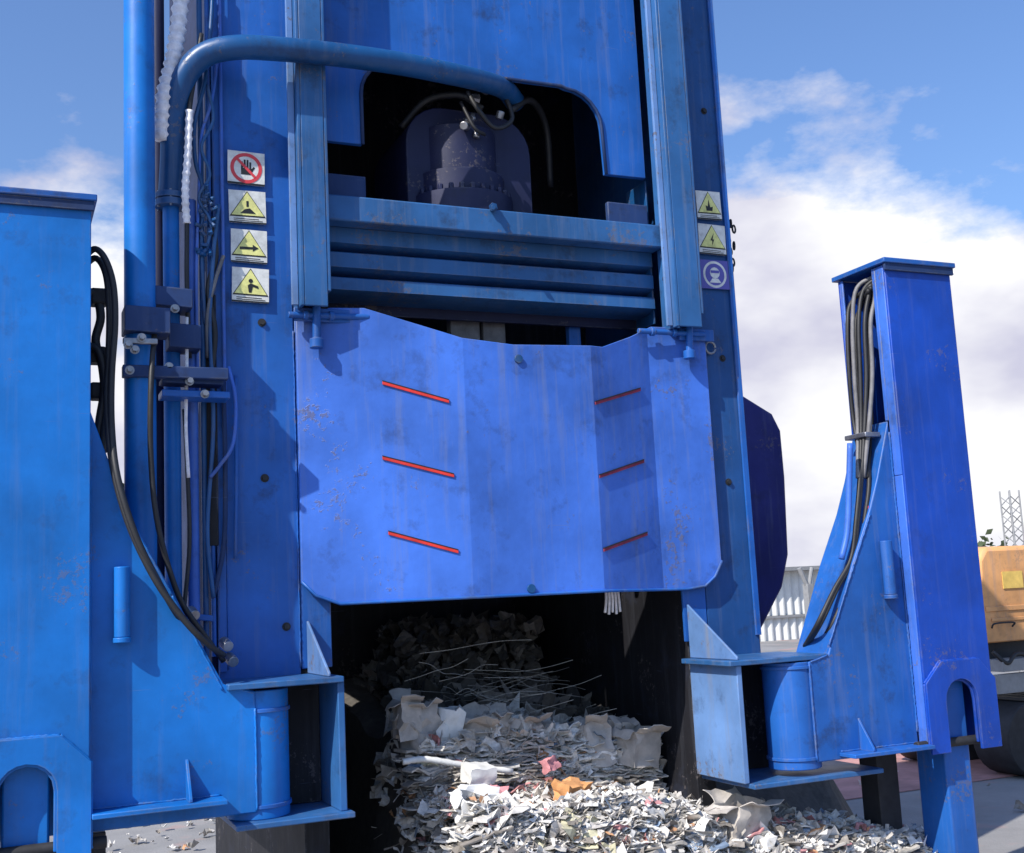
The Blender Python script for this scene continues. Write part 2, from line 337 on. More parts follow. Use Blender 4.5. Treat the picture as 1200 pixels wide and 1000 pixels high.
# guide rails: channels that carry the gate
for i, (a, b) in enumerate(((1.2, 1.335), (3.08, 3.24))):
    bm = bmesh.new()
    y0 = 4.85
    B(bm, a, a+.016, y0, 4.998, 2.98, ZT)
    B(bm, a+.0162, b-.0162, y0, y0+.016, 2.98, ZT-.002)
    B(bm, b-.016, b, y0+.002, 5.1, 3.05, ZT)
    rail = finish('guide_rail', bm, M['teal'], press)
    bm = bmesh.new(); B(bm, a-.03, a-.002, y0+.04, y0+.058, 2.99, ZT-.1)
    finish('rail_lip', bm, M['pale'], rail, bevel=.002)  # pale paint carries the sunlight on the rail's left edge
    for z in (3.24, 3.36, 3.52, 3.64, 4.0, 4.35, 4.7):
        bm = bmesh.new(); bolt(bm, (a-.0005, 4.93, z), 'X', .013, .014); finish('bolt', bm, M['shade_blue'], rail, bevel=0)
# upper face plate with the arched opening
def arc(cx, cz, r, a0, a1, n=6, rz=None):
    return [(cx+r*math.cos(R(a0+(a1-a0)*i/n)), cz+(rz or r)*math.sin(R(a0+(a1-a0)*i/n))) for i in range(n+1)]
bm = bmesh.new()
pts = [(1.337, ZT-.02), (1.337, 3.81), (1.55, 3.81), (1.55, 4.06)] + arc(1.72, 4.06, .17, 180, 90, 6)[1:] + \
      [(2.6, 4.24)] + arc(2.63, 4.04, .19, 90, 0, 6)[0:] + [(2.83, 3.80), (3.063, 3.80), (3.063, ZT-.02)]
prism(bm, pts, 5.03, 5.06)
up_plate = finish('face_plate', bm, M['blue'], press, bevel=.003)
bm = bmesh.new()   # rolled rim along the opening
rim = [Vector((x, 5.026, z)) for x, z in pts[2:-2]]
tube(bm, rim, .009, 8, 1, raw=True); finish('opening_rim', bm, M['shade_blue'], up_plate, bevel=0, smooth=True)
for a, b in ((1.34, 1.56), (2.83, 3.06)):
    part_box('slot_plate', (a, b, 5.03, 5.06, 3.50, 3.655), 'shade_blue', press)
# cylinder housing seen through the opening
bm = bmesh.new()
cx0, cx1 = 1.83, 2.50
pts = [(cx0, 3.5), (cx0, 3.93)] + arc(cx0+.2, 3.93, .2, 180, 90, 6)[1:] + arc(cx1-.2, 3.93, .2, 90, 0, 6) + [(cx1, 3.5)]
prism(bm, pts, 5.22, 5.75)
hous = finish('cylinder_housing', bm, M['ram'], press, bevel=.01)
bm = bmesh.new(); cyl(bm, (2.13, 5.30, 3.50), (2.13, 5.30, 3.66), .27, n=40); cyl(bm, (2.13, 5.31, 3.66), (2.13, 5.31, 3.78), .235, n=40)
cyl(bm, (2.13, 5.33, 3.78), (2.13, 5.33, 4.02), .21, n=40)
finish('cylinder_head', bm, M['ram'], hous)
for k in range(14):
    a = math.pi+.2+k*(math.pi-.4)/13; bm = bmesh.new(); q = Vector((2.13+.252*math.cos(a), 5.30+.252*math.sin(a), 3.66)); cyl(bm, q, q+Vector((0, 0, .028)), .014, n=6)
    finish('head_bolt', bm, M['ram'], hous, bevel=.002)
for i, pts_ in enumerate(([(470, 150, 5.3), (500, 118, 5.25), (540, 112, 5.16), (565, 128, 5.12)], [(598, 130, 5.12), (622, 118, 5.2), (640, 150, 5.35), (645, 220, 5.45)])):
    bm = bmesh.new(); tube(bm, px(pts_), .018, 10); finish('valve_hose', bm, M['rubber'], hous, bevel=0, smooth=True)
for i in range(9):
    bm = bmesh.new(); p = S(545+random.random()*50, 105+random.random()*50, 'Y', 5.1+random.random()*.06)
    cyl(bm, p, p+Vector((random.uniform(-.05, .05), random.uniform(-.05, .02), random.uniform(-.05, .05))), random.uniform(.012, .025), n=8)
    finish('valve_fitting', bm, M['steel'], hous)
bm = bmesh.new()
tube(bm, px([(548, 108, 5.08), (560, 128, 5.05), (580, 150, 5.06), (600, 140, 5.08), (592, 112, 5.1)]), .012, 8)
tube(bm, px([(540, 120, 5.1), (556, 150, 5.06), (568, 158, 5.09)]), .009, 8)
finish('valve_hose', bm, M['rubber'], hous, bevel=0, smooth=True)
# crossbeam and louvres
bm = bmesh.new(); B(bm, 1.345, 3.075, 4.93, 5.028, 3.40, 3.52); cb = finish('crossbeam', bm, M['teal'], press, bevel=.008)
bm = bmesh.new(); cyl(bm, S(578, 243, 'Y', 4.929), S(578, 243, 'Y', 4.90), .022, n=6); cyl(bm, S(578, 243, 'Y', 4.90), S(578, 243, 'Y', 4.87), .012, n=10)
finish('centre_bolt', bm, M['blue_pipe'], cb, bevel=.001)
bm = bmesh.new(); B(bm, 1.345, 3.075, 5.24, 5.26, 3.05, 3.56); finish('louvre_back', bm, M['ram'], press, bevel=.003)
for ya, yb in ((280, 299), (308, 326), (336, 351)):
    za, zb = S(580, ya, 'Y', 5.04).z, S(580, yb, 'Y', 5.04).z
    bm = bmesh.new()
    prism(bm, [(5.238, za+.02), (5.05, za), (5.042, za-.006), (5.042, zb+.003), (5.055, zb), (5.12, zb-.012), (5.238, zb-.012)], 1.345, 3.075, 'X')
    finish('louvre', bm, M['teal'], press, bevel=.003)
for a, b in ((1.337, 1.3445), (3.0755, 3.083)):
    part_box('louvre_light_stop', (a, b, 5.061, 5.262, 3.04, 3.8), 'blue_pipe', press, bevel=.001)  # added plates that stop sunlight leaking in at the louvre ends
part_box('beam_light_stop', (1.346, 3.074, 5.0285, 5.2385, 3.50, 3.515), 'ram', press, bevel=.001)  # added plate that blocks sunlight falling in behind the crossbeam
# dark mechanism behind the gap above the gate
bm = bmesh.new()
for a, b in ((528, 562), (566, 592)):
    p = S(a, 380, 'Y', 5.3); q = S(b, 380, 'Y', 5.3); B(bm, p.x, q.x, 5.3, 5.36, 2.0, 3.6)
finish('ram_bar', bm, M['greyhose'], press)
p = S(690, 380, 'Y', 5.06); q = S(704, 380, 'Y', 5.06)
part_box('ram_post', (p.x, q.x, 5.28, 5.32, 2.1, 3.3), 'blue', press)
# gate
prof = [(1.205, 4.975), (1.93, 4.835), (2.58, 4.838), (2.975, 4.972), (3.305, 4.955)]
top = [(1.205, 2.955), (1.30, 2.955), (1.345, 3.0), (1.50, 3.0), (1.93, 2.865), (2.18, 2.845), (2.66, 2.86), (2.86, 2.935), (3.0, 3.0), (3.22, 3.0), (3.26, 2.955), (3.305, 2.93)]
bot = [(1.205, 1.80), (1.26, 1.74), (1.36, 1.70), (1.93, 1.70), (2.58, 1.70), (3.10, 1.69), (3.20, 1.70), (3.26, 1.745), (3.305, 1.82)]
def yp(x):
    for (a, ya), (b, yb) in zip(prof, prof[1:]):
        if x <= b: return ya+(yb-ya)*(x-a)/(b-a)
    return prof[-1][1]
def interp(t, x):
    for (a, za), (b, zb) in zip(t, t[1:]):
        if x <= b: return za+(zb-za)*(x-a)/(b-a)
    return t[-1][1]
xs = sorted(set([p[0] for p in prof]+[p[0] for p in top]+[p[0] for p in bot]+[1.205+i*.1 for i in range(21)]))
bm = bmesh.new(); cols = []
for x in xs:
    y = yp(x); zt, zb = interp(top, x), interp(bot, x)
    cols.append([[bm.verts.new((x, y+d, zb+(zt-zb)*k/8)) for k in range(9)] for d in (0, .022)])
for a, b in zip(cols, cols[1:]):
    for d in (0, 1):
        for k in range(8): bm.faces.new((a[d][k], b[d][k], b[d][k+1], a[d][k+1]))
    for k in (0, 8): bm.faces.new((a[0][k], b[0][k], b[1][k], a[1][k]))
for c in (cols[0], cols[-1]):
    for k in range(8): bm.faces.new((c[0][k], c[0][k+1], c[1][k+1], c[1][k]))
gate = finish('gate', bm, M['blue_door'], press, 'bowed blue gate plate with six red slots', bevel=.003, sharp=3)
def on_gate(a, b, off):
    """point on the gate surface seen at a photo pixel"""
    y = 4.9
    for _ in range(8):
        p = S(a, b, 'Y', y); y = yp(p.x)-off
    return S(a, b, 'Y', y)
for (a, b, c, d) in ((448, 449, 526, 471), (448, 537, 532, 558), (455, 625, 537, 647), (697, 473, 750, 457), (702, 559, 754, 541), (707, 645, 758, 626)):
    p, q = on_gate(a, b, .002), on_gate(c, d, .002)
    bm = bmesh.new()
    n = Vector((-(yp(q.x)-yp(p.x)), q.x-p.x, 0)).normalized()*-1
    t = .0075; u = Vector((0, 0, 1))
    v = [bm.verts.new(r+u*s1*t*.9+n*s2) for r in (p, q) for s1 in (-1, 1) for s2 in (.0, .006)]
    for f in ((0,1,3,2), (4,6,7,5), (0,4,5,1), (2,3,7,6), (0,2,6,4), (1,5,7,3)): bm.faces.new([v[i] for i in f])
    sl = finish('slot_mark', bm, M['red' if a < 600 else 'red_dull'], gate, bevel=.001)
    bm = bmesh.new()   # dark groove above the red edge
    v = [bm.verts.new(r+u*(t*.92+s1*.0045)+n*s2) for r in (p, q) for s1 in (0, 1) for s2 in (.0, .007)]
    for f in ((0,1,3,2), (4,6,7,5), (0,4,5,1), (2,3,7,6), (0,2,6,4), (1,5,7,3)): bm.faces.new([v[i] for i in f])
    finish('slot_groove', bm, M['black'], gate, bevel=0)
for a, b in ((607, 421), (622, 690)):
    bm = bmesh.new(); p = on_gate(a, b, 0); cyl(bm, p+Vector((0, .004, 0)), p+Vector((0, -.012, 0)), .02, n=16); finish('gate_bolt', bm, M['blue_pipe'], gate, bevel=.001)
bm = bmesh.new()   # folded lip on the lower edge
P = [Vector((x, yp(x)-.004, interp(bot, x)+.004)) for x in xs]
tube(bm, P, .007, 6, 1, raw=True); finish('bottom_lip', bm, M['blue'], gate, bevel=0, smooth=True)
for xx, z0, z1 in ((1.197, 1.45, 2.9), (.897, 1.46, 5.5)):
    bm = bmesh.new(); weld(bm, (xx, 4.9985, z0), (xx, 4.9985, z1), .0035, .014); finish('weld_bead', bm, M['blue'], press, bevel=0, smooth=True)
# hinge rods, knobs
for pts in (((338, 369), (432, 372)), ((748, 388), (826, 392))):
    a, b = S(*pts[0], 'Y', 4.925), S(*pts[1], 'Y', 4.925)
    bm = bmesh.new(); cyl(bm, a, b, .014, n=16)
    for t in (.18, .5):
        c = a.lerp(b, t); cyl(bm, c, c+(b-a).normalized()*.02, .022, n=16)
    finish('hinge_rod', bm, M['blue'], press, bevel=.002)
for a, b, z in ((371, 360, 405), (808, 372, 418)):
    p, q = S(a, b, 'Y', 4.915), S(a, z, 'Y', 4.915)
    bm = bmesh.new(); cyl(bm, p, q, .018, n=16); cyl(bm, q+Vector((0, 0, .03)), q-Vector((0, 0, .012)), .03, n=18)
    finish('hinge_pin', bm, M['blue'], press, bevel=.003)
for a, b in ((345, 412), (796, 838)):
    p, q = S(a, 385, 'Y', 4.93), S(b, 410, 'Y', 4.93)
    part_box('hinge_ear', (p.x, q.x, 4.93, 4.946, 2.93, 2.99), 'blue', press)
p = S(831, 408, 'Y', 4.99)
bm = bmesh.new(); tube(bm, [p+Vector((.03*math.cos(t), -.01, .03*math.sin(t))) for t in [i*.6 for i in range(11)]], .007, 8)
finish('lifting_ring', bm, M['steel'], press, bevel=0, smooth=True)
# side hub guard on the right
bm = bmesh.new()
pts = [S(a, b, 'Y', 5.3) for a, b in ((848, 448), (868, 462), (905, 485), (915, 505), (920, 560), (924, 650), (917, 688), (890, 742), (850, 748))]
prism(bm, [(p.x, p.z) for p in pts], 5.3, 5.9)
finish('side_guard', bm, M['guard'], press, bevel=.012)

# brackets that hold the swing-out legs
for s in (0, 1):
    x0, x1, xb0, xb1, xc, yf, zt, zb = ((.83, 1.285, .85, 1.31, 1.262, 4.64, 1.42, .90), (3.06, 3.62, 3.13, 3.86, 3.105, 4.58, 1.362, .815))[s]
    bm = bmesh.new(); B(bm, x0, x1, yf, 4.998, zt-.024, zt); finish('bracket_top', bm, M['teal'], press)
    bm = bmesh.new(); B(bm, xb0, xb1, yf-.02, 4.998, zb-.022, zb); finish('bracket_base', bm, M['teal'], press)
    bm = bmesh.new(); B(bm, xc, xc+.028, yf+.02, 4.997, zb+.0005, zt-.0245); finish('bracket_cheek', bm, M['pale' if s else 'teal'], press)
    bm = bmesh.new(); B(bm, min(xc, 1.0)+.0 if s == 0 else xc+.0285, xc-.0005 if s == 0 else 3.53, 4.95, 4.996, zb+.0005, zt-.0245); finish('bracket_back', bm, M['inside'], press)
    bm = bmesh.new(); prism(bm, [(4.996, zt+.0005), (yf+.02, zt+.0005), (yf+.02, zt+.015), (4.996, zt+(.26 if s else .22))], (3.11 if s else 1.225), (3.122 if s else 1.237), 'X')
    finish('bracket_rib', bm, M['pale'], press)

# ---- swing-out support legs (right one in true x, left one mirrored)
LEGZ = .89
for s in (0, 1):
    X = (lambda x: mxr(x)) if s == 0 else (lambda x: x)
    mat = M['blue_leg'] if s == 0 else M['blue']
    def BX(bm, x0, x1, *r): a, b = sorted((X(x0), X(x1))); B(bm, a, b, *r)
    def PX(bm, pts, *r): prism(bm, [(X(a), b) for a, b in pts], *r)
    AZ = .93 if s == 0 else .875
    # arm with gusset: hollow box
    bm = bmesh.new()
    PX(bm, [(4.098, 2.48), (4.0, 2.20), (3.93, 2.03), (3.80, 1.78), (3.61, 1.42 if s == 0 else 1.36), (3.49, 1.385 if s == 0 else 1.33), (3.49, AZ), (4.098, AZ)], 4.575, 4.83)
    arm = finish('support_leg', bm, mat, press, ('left' if s == 0 else 'right')+' swing-out arm with gusset and tall square leg', bevel=.006)
    bm = bmesh.new(); cyl(bm, (X(3.46), 4.70, AZ-.03), (X(3.46), 4.70, 1.385 if s == 0 else 1.332), .122, n=48); finish('pivot_barrel', bm, mat, arm)
    for z0, z1 in ((AZ+.01, AZ+.025), (1.30, 1.315)):
        bm = bmesh.new(); cyl(bm, (X(3.46), 4.70, z0), (X(3.46), 4.70, z1), .129, n=48); finish('barrel_collar', bm, M['blue'], arm, bevel=.002)
    # leg column
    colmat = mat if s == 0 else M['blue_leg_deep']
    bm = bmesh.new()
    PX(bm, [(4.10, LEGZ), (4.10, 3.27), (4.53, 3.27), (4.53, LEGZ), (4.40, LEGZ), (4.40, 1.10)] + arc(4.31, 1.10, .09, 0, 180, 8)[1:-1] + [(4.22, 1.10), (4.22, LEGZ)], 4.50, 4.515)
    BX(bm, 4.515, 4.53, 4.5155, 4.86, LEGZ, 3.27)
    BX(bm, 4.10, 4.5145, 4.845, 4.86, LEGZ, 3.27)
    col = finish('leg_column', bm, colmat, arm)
    bm = bmesh.new()
    BX(bm, 4.10, 4.112, 4.5155, 4.5745 if s else 4.57, 2.2, 3.268); BX(bm, 4.10, 4.112, 4.5155, 4.5745, LEGZ, 2.199)
    BX(bm, 4.10, 4.112, 4.5745, 4.60, 2.48, 3.268); BX(bm, 4.10, 4.112, 4.825, 4.8445, LEGZ, 3.268)
    finish('column_side', bm, M['blue_leg'] if s == 0 else M['blue_door'], col)
    bm = bmesh.new(); BX(bm, 4.08, 4.55, 4.475, 4.885, 3.272, 3.298)
    cap = finish('leg_cap', bm, M['blue'], col)
    bm = bmesh.new(); BX(bm, 4.09, 4.54, 4.484, 4.4995, 3.235, 3.2715); finish('cap_lip', bm, M['shade_blue'], cap, bevel=.002)
    # reinforcing plate round the foot opening
    bm = bmesh.new()
    PX(bm, [(4.095, LEGZ-.03), (4.095, 1.19), (4.20, 1.29), (4.44, 1.29), (4.535, 1.19), (4.535, LEGZ-.03), (4.41, LEGZ-.03), (4.41, 1.10)] + arc(4.31, 1.10, .10, 0, 180, 10)[1:-1] + [(4.21, 1.10), (4.21, LEGZ-.03)], 4.482, 4.4985)
    finish('foot_plate', bm, colmat, col, bevel=.002)
    bm = bmesh.new()
    Z = [(4.095, LEGZ), (4.095, 1.19), (4.20, 1.29), (4.44, 1.29), (4.535, 1.19)]
    for a, b in zip(Z, Z[1:]): weld(bm, (X(a[0]), 4.497, a[1]), (X(b[0]), 4.497, b[1]), .006)
    finish('weld_bead', bm, colmat, col, bevel=0, smooth=True)
    # telescopic inner leg
    bm = bmesh.new(); BX(bm, 4.23, 4.39, 4.55, 4.75, .03, 2.2); finish('inner_leg', bm, mat, arm, bevel=.01)
    bm = bmesh.new(); BX(bm, 4.13, 4.49, 4.45, 4.85, .004, .03); finish('foot_pad', bm, M['steel'], arm)
    bm = bmesh.new(); BX(bm, 4.02, 4.15, 4.80, 4.93, .45, LEGZ+.0); B
    finish('leg_guide', bm, M['dark'], arm)
    bm = bmesh.new()
    for z in (.84,):
        x0 = X(4.35) if s == 0 else 4.35
        cyl(bm, (min(X(4.56), X(4.04)), 4.53, z+.06), (max(X(4.56), X(4.04)), 4.53, z+.06), .022, n=16)
    finish('locking_pin', bm, M['dark'], arm, bevel=.003)
    # flange under the arm and rib
    bm = bmesh.new(); fz = .055 if s == 0 else -.045; BX(bm, 3.62, 4.094, 4.46, 4.5745, .935+fz, .953+fz); fl = finish('arm_flange', bm, mat, arm, bevel=.003)
    bm = bmesh.new(); x = X(3.75); prism(bm, [(4.5745, .9535+fz), (4.48, .9535+fz), (4.48, .965+fz), (4.5745, 1.10+fz)], x-.006, x+.006, 'X')
    finish('arm_rib', bm, mat, arm, bevel=.002)
    for q0, q1 in (((3.492, 4.574, AZ+.01), (3.492, 4.574, 1.32)), ((3.60, 4.574, 1.355 if s else 1.41), (3.50, 4.574, 1.33 if s else 1.38)), ((3.63, 4.573, .956+fz), (4.09, 4.573, .956+fz)), ((3.615, 4.574, 1.40), (3.80, 4.574, 1.765)), ((3.80, 4.574, 1.765), (3.93, 4.574, 2.015))):
        bm = bmesh.new(); weld(bm, (X(q0[0]), q0[1], q0[2]), (X(q1[0]), q1[1], q1[2]), .0045, .012); finish('weld_bead', bm, mat, arm, bevel=0, smooth=True)
    # little tube and its weld
    bm = bmesh.new(); xt = X(3.985); cyl(bm, (xt, 4.545, 1.62), (xt, 4.545, 1.88), .029, n=24); cyl(bm, (xt, 4.545, 1.60), (xt, 4.545, 1.6195), .033, n=24)
    finish('pin_tube', bm, mat, arm, bevel=.003)
    bm = bmesh.new(); weld(bm, (X(4.094), 4.572, .96), (X(4.094), 4.572, 2.42))
    finish('weld_bead', bm, mat, arm, bevel=0, smooth=True)
    if s == 0:
        arm.location.y += .10; WPOS[arm] = WPOS[arm]+Vector((0, .10, 0)); arm_l = arm; col_l = col
    else: arm_r = arm; col_r = col

# hoses of the right leg
for i, (x0, x1, yy) in enumerate(((1002, 1006, 4.70), (1009, 1010, 4.67), (1016, 1014, 4.64), (1023, 1019, 4.62), (996, 1002, 4.74), (1019, 1022, 4.70), (1006, 1012, 4.74))):
    pts = [(1033-i*2, 322+i*3, 4.62), (x0+5, 338+4*i, yy), (x0, 380, yy), (x0+2, 440, yy), (x1+2, 500, yy), (1008+i*2.2, 560, 4.62), (1004+i*2, 610, 4.60), (998+i*2, 655, 4.60), (978+i*3, 690, 4.60), (958+i*3, 730+i, 4.62), (944+i*2, 757, 4.78)]
    if i in (0, 3, 4, 5): pts = pts[:6]
    part_tube('hydraulic_hose', [S(a, b, 'Y', y) + Vector((-.015, 0, 0)) for a, b, y in pts], .011, 'greyhose' if i in (0, 3) else 'rubber', arm_r)
part_tube('hydraulic_pipe', [S(a, b, 'Y', 4.60) + Vector((-.02, 0, 0)) for a, b in ((1000, 520), (999, 560), (997, 620), (990, 655))], .015, 'blue_door', arm_r)
for (a, b, w_) in ((1014, 511, .05), (1000, 660, .05)):
    c = S(a, b, 'Y', 4.66)
    part_box('hose_clamp', (c.x-w_, c.x+w_*.9, 4.60, 4.76, c.z-.012, c.z+.012), 'steel', arm_r)
c = S(1019, 600, 'Y', 4.60); part_box('hose_tag', (c.x-.018, c.x-.002, 4.59, 4.62, c.z-.03, c.z+.03), 'red', arm_r)
# hoses of the left leg, looping out behind it
for i, pts in enumerate((
    [(100, 300, 4.75), (112, 292, 4.72), (124, 305, 4.70), (133, 335, 4.70), (135, 380, 4.70), (131, 440, 4.70), (131, 500, 4.68), (138, 560, 4.62), (160, 630, 4.60), (190, 690, 4.62), (215, 730, 4.70), (240, 748, 4.80)],
    [(100, 310, 4.78), (113, 303, 4.76), (124, 322, 4.74), (128, 365, 4.74), (127, 420, 4.74), (125, 470, 4.72), (131, 540, 4.66), (150, 612, 4.62), (180, 676, 4.60), (212, 722, 4.60), (240, 752, 4.62), (262, 768, 4.72)],
    [(98, 345, 4.78), (112, 345, 4.80), (118, 372, 4.80), (112, 400, 4.80), (120, 430, 4.78), (124, 480, 4.76), (120, 530, 4.74)],
    [(98, 405, 4.78), (116, 412, 4.76), (123, 450, 4.76), (116, 500, 4.76), (112, 560, 4.74)])):
    part_tube('hydraulic_hose', px(pts), .0125 if i < 2 else .017, 'rubber', arm_l)
for a, b in ((116, 350), (115, 418), (116, 460)):
    c = S(a, b, 'Y', 4.82); part_box('hose_coupling', (c.x-.035, c.x+.03, 4.78, 4.86, c.z-.03, c.z+.035), 'dark', arm_l, bevel=.01)

# ---- pipework up the left side
def vpipe(name, xp, y0, y1, Y, r, mat, lab=None, dx=0):
    a, b = S(xp, y0, 'Y', Y), S(xp, y1, 'Y', Y); xx = (a.x+b.x)/2
    x = S(xp, 350, 'Y', Y).x
    return part_cyl(name, (x, Y, b.z), (x, Y, a.z), r, mat, press, lab)
vpipe('hydraulic_pipe', 164, -60, 665, 4.84, .062, 'blue_leg', 'thickest blue upright pipe with a light left flank')
vpipe('hydraulic_pipe', 201, 236, 770, 4.96, .034, 'blue_leg')
vpipe('hydraulic_pipe', 224, 235, 770, 4.96, .024, 'blue_door')
vpipe('hydraulic_pipe', 237, -60, 770, 4.96, .012, 'blue_pipe')
vpipe('hydraulic_pipe', 246, -60, 770, 4.975, .010, 'blue')
vpipe('hydraulic_pipe', 262, -60, 505, 4.972, .008, 'blue_door')
vpipe('hydraulic_pipe', 186, -60, 740, 5.06, .030, 'ram')
part_tube('thin_hose', px([(219, 372, 4.86), (219, 430, 4.86), (218, 500, 4.87), (221, 560, 4.88)]), .007, 'wrap', press, 'thin white cable between the blue pipes', n=8)
part_tube('thin_hose', px([(236, 40, 4.90), (228, 90, 4.89), (222, 130, 4.88), (220, 180, 4.88), (217, 225, 4.88), (219, 262, 4.90), (219, 330, 4.90), (222, 420, 4.92)]), .010, 'rubber', press, n=8)
part_tube('thin_hose', px([(243, 100, 4.94), (250, 140, 4.93), (236, 172, 4.92), (246, 205, 4.92), (233, 232, 4.92), (247, 262, 4.93), (240, 300, 4.94)]), .007, 'teal', press, n=8)
part_tube('thin_hose', px([(256, 240, 4.95), (250, 300, 4.94), (246, 380, 4.94), (250, 500, 4.94), (243, 620, 4.94), (250, 700, 4.93)]), .009, 'teal', press, n=8)
# big bent pipe
big = [(200, 235, 4.96), (202, 190, 4.95), (204, 140, 4.93), (214, 95, 4.89), (238, 66, 4.85), (275, 56, 4.80), (330, 58, 4.79), (400, 65, 4.80), (470, 75, 4.84), (525, 86, 4.90), (560, 94, 4.98), (590, 104, 5.08), (604, 120, 5.20)]
bigp = part_tube('bent_pipe', px(big), .052, 'blue_pipe', press, 'thick bent pipe arching over the upper opening', n=24, k=8)
c0 = S(200, 236, 'Y', 4.96)
part_cyl('pipe_flange', c0-Vector((0, 0, .03)), c0+Vector((0, 0, .0)), .066, 'teal', bigp)
part_cyl('pipe_flange', c0+Vector((0, 0, .004)), c0+Vector((0, 0, .03)), .066, 'teal', bigp)
for k in range(6):
    a = k*math.pi/3+.4; q = c0+Vector((.056*math.cos(a), .056*math.sin(a), -.036))
    part_cyl('flange_bolt', q, q+Vector((0, 0, .072)), .006, 'steel', bigp, n=6, bevel=0)
c1 = S(201, 150, 'Y', 4.80)
# white spiral wrapped hoses
for pts, r in (([(214, -40, 4.93), (210, 20, 4.92), (203, 70, 4.91), (192, 115, 4.90), (188, 165, 4.92)], .034), ([(222, 130, 4.88), (220, 180, 4.88), (217, 225, 4.88), (219, 262, 4.90)], .016),):
    bm = bmesh.new(); P = smoothpath(px(pts), 14); tube(bm, P, r, 12, 1, ripple=.13, rp=3, raw=True)
    finish('wrapped_hose', bm, M['wrap'], press, 'pale spiral wrapped hose', bevel=0, smooth=True)
# thin wandering hoses
for i, (pts, r, mt) in enumerate((
    ([(250, -30, 4.95), (247, 30, 4.94), (240, 95, 4.93), (228, 145, 4.92), (229, 190, 4.92), (238, 225, 4.93), (236, 290, 4.94), (240, 380, 4.95)], .009, 'blue_pipe'),
    ([(256, 60, 4.95), (248, 120, 4.94), (236, 160, 4.93), (233, 230, 4.93), (230, 330, 4.93), (232, 470, 4.94)], .007, 'blue_door'),
    ([(262, 300, 4.95), (252, 330, 4.94), (243, 370, 4.94), (243, 420, 4.95)], .008, 'greyhose'),
    ([(268, 430, 4.93), (276, 470, 4.92), (273, 520, 4.92), (258, 545, 4.93), (246, 560, 4.93)], .008, 'blue_door'),
    ([(262, 440, 4.96), (264, 560, 4.96), (262, 640, 4.96), (250, 700, 4.95)], .010, 'shade_blue'),
    ([(276, 440, 4.97), (277, 560, 4.97), (276, 655, 4.97)], .008, 'blue'),
    ([(216, 480, 4.90), (220, 560, 4.89), (222, 640, 4.90), (215, 720, 4.88)], .009, 'rubber'),
    ([(182, 380, 4.80), (177, 450, 4.70), (177, 540, 4.72), (186, 620, 4.72), (210, 700, 4.74), (240, 745, 4.76), (262, 775, 4.80)], .011, 'rubber'),
    ([(248, 255, 4.95), (253, 300, 4.95), (244, 340, 4.95), (252, 390, 4.94), (246, 450, 4.95)], .012, 'rubber'))):
    part_tube('thin_hose', px(pts), r, mt, press, n=8)
for i in range(26):
    bm = bmesh.new(); p = S(234+random.random()*14, 215+random.random()*90, 'Y', 4.93); d = Vector((random.uniform(-1, 1), -.6, random.uniform(-1, 1))).normalized()
    cyl(bm, p, p+d*.03, .009, n=6); finish('pipe_fitting', bm, M['blue_pipe'], press, bevel=.001)
# clamps and cross bars
def pbar(name, a, b, Y, hz, d, mat):
    p, q = S(*a, 'Y', Y), S(*b, 'Y', Y)
    bm = bmesh.new(); v = [bm.verts.new(r+Vector((0, y, z))) for r in (p, q) for y in (0, d) for z in (-hz, hz)]
    for f in ((0,1,3,2), (4,6,7,5), (0,4,5,1), (2,3,7,6), (0,2,6,4), (1,5,7,3)): bm.faces.new([v[i] for i in f])
    return finish(name, bm, M[mat], press)
pbar('pipe_clamp', (146, 372), (200, 376), 4.74, .052, .13, 'shade_blue')
pbar('pipe_clamp', (178, 345), (226, 350), 4.82, .04, .15, 'shade_blue')
pbar('pipe_clamp', (198, 392), (236, 395), 4.83, .05, .14, 'shade_blue')
pbar('cross_bar', (144, 434), (268, 438), 4.76, .024, .05, 'shade_blue')
pbar('cross_bar', (190, 460), (270, 463), 4.80, .014, .12, 'blue')
pbar('cross_bar', (144, 399), (185, 400), 4.73, .012, .02, 'steel')
pbar('cross_bar', (190, 445), (262, 448), 4.80, .01, .1, 'shade_blue')
for a, b in ((150, 404), (158, 410), (166, 396), (205, 362), (222, 447), (152, 434), (240, 462), (198, 430)):
    bm = bmesh.new(); bolt(bm, S(a, b, 'Y', 4.725 if a < 180 else 4.79), 'Y', .012, .03); finish('clamp_bolt', bm, M['steel'], press, bevel=0)
pbar('hose_bracket', (218, 722), (250, 725), 4.90, .012, .09, 'blue')
# dark coupler block beside lower column
bm = bmesh.new(); p, q = S(241, 640, 'Y', 4.96), S(253, 345, 'Y', 4.96); B(bm, p.x, q.x, 4.962, 4.984, p.z, q.z)
finish('hose_channel', bm, M['inside'], press)
for a, b in ((223, 716), (216, 738), (268, 770), (262, 752)):
    bm = bmesh.new(); p = S(a, b, 'Y', 4.84); cyl(bm, p, p+Vector((.01, -.05, -.02)), .022, n=12); finish('hose_coupling', bm, M['steel'], press, bevel=.002)

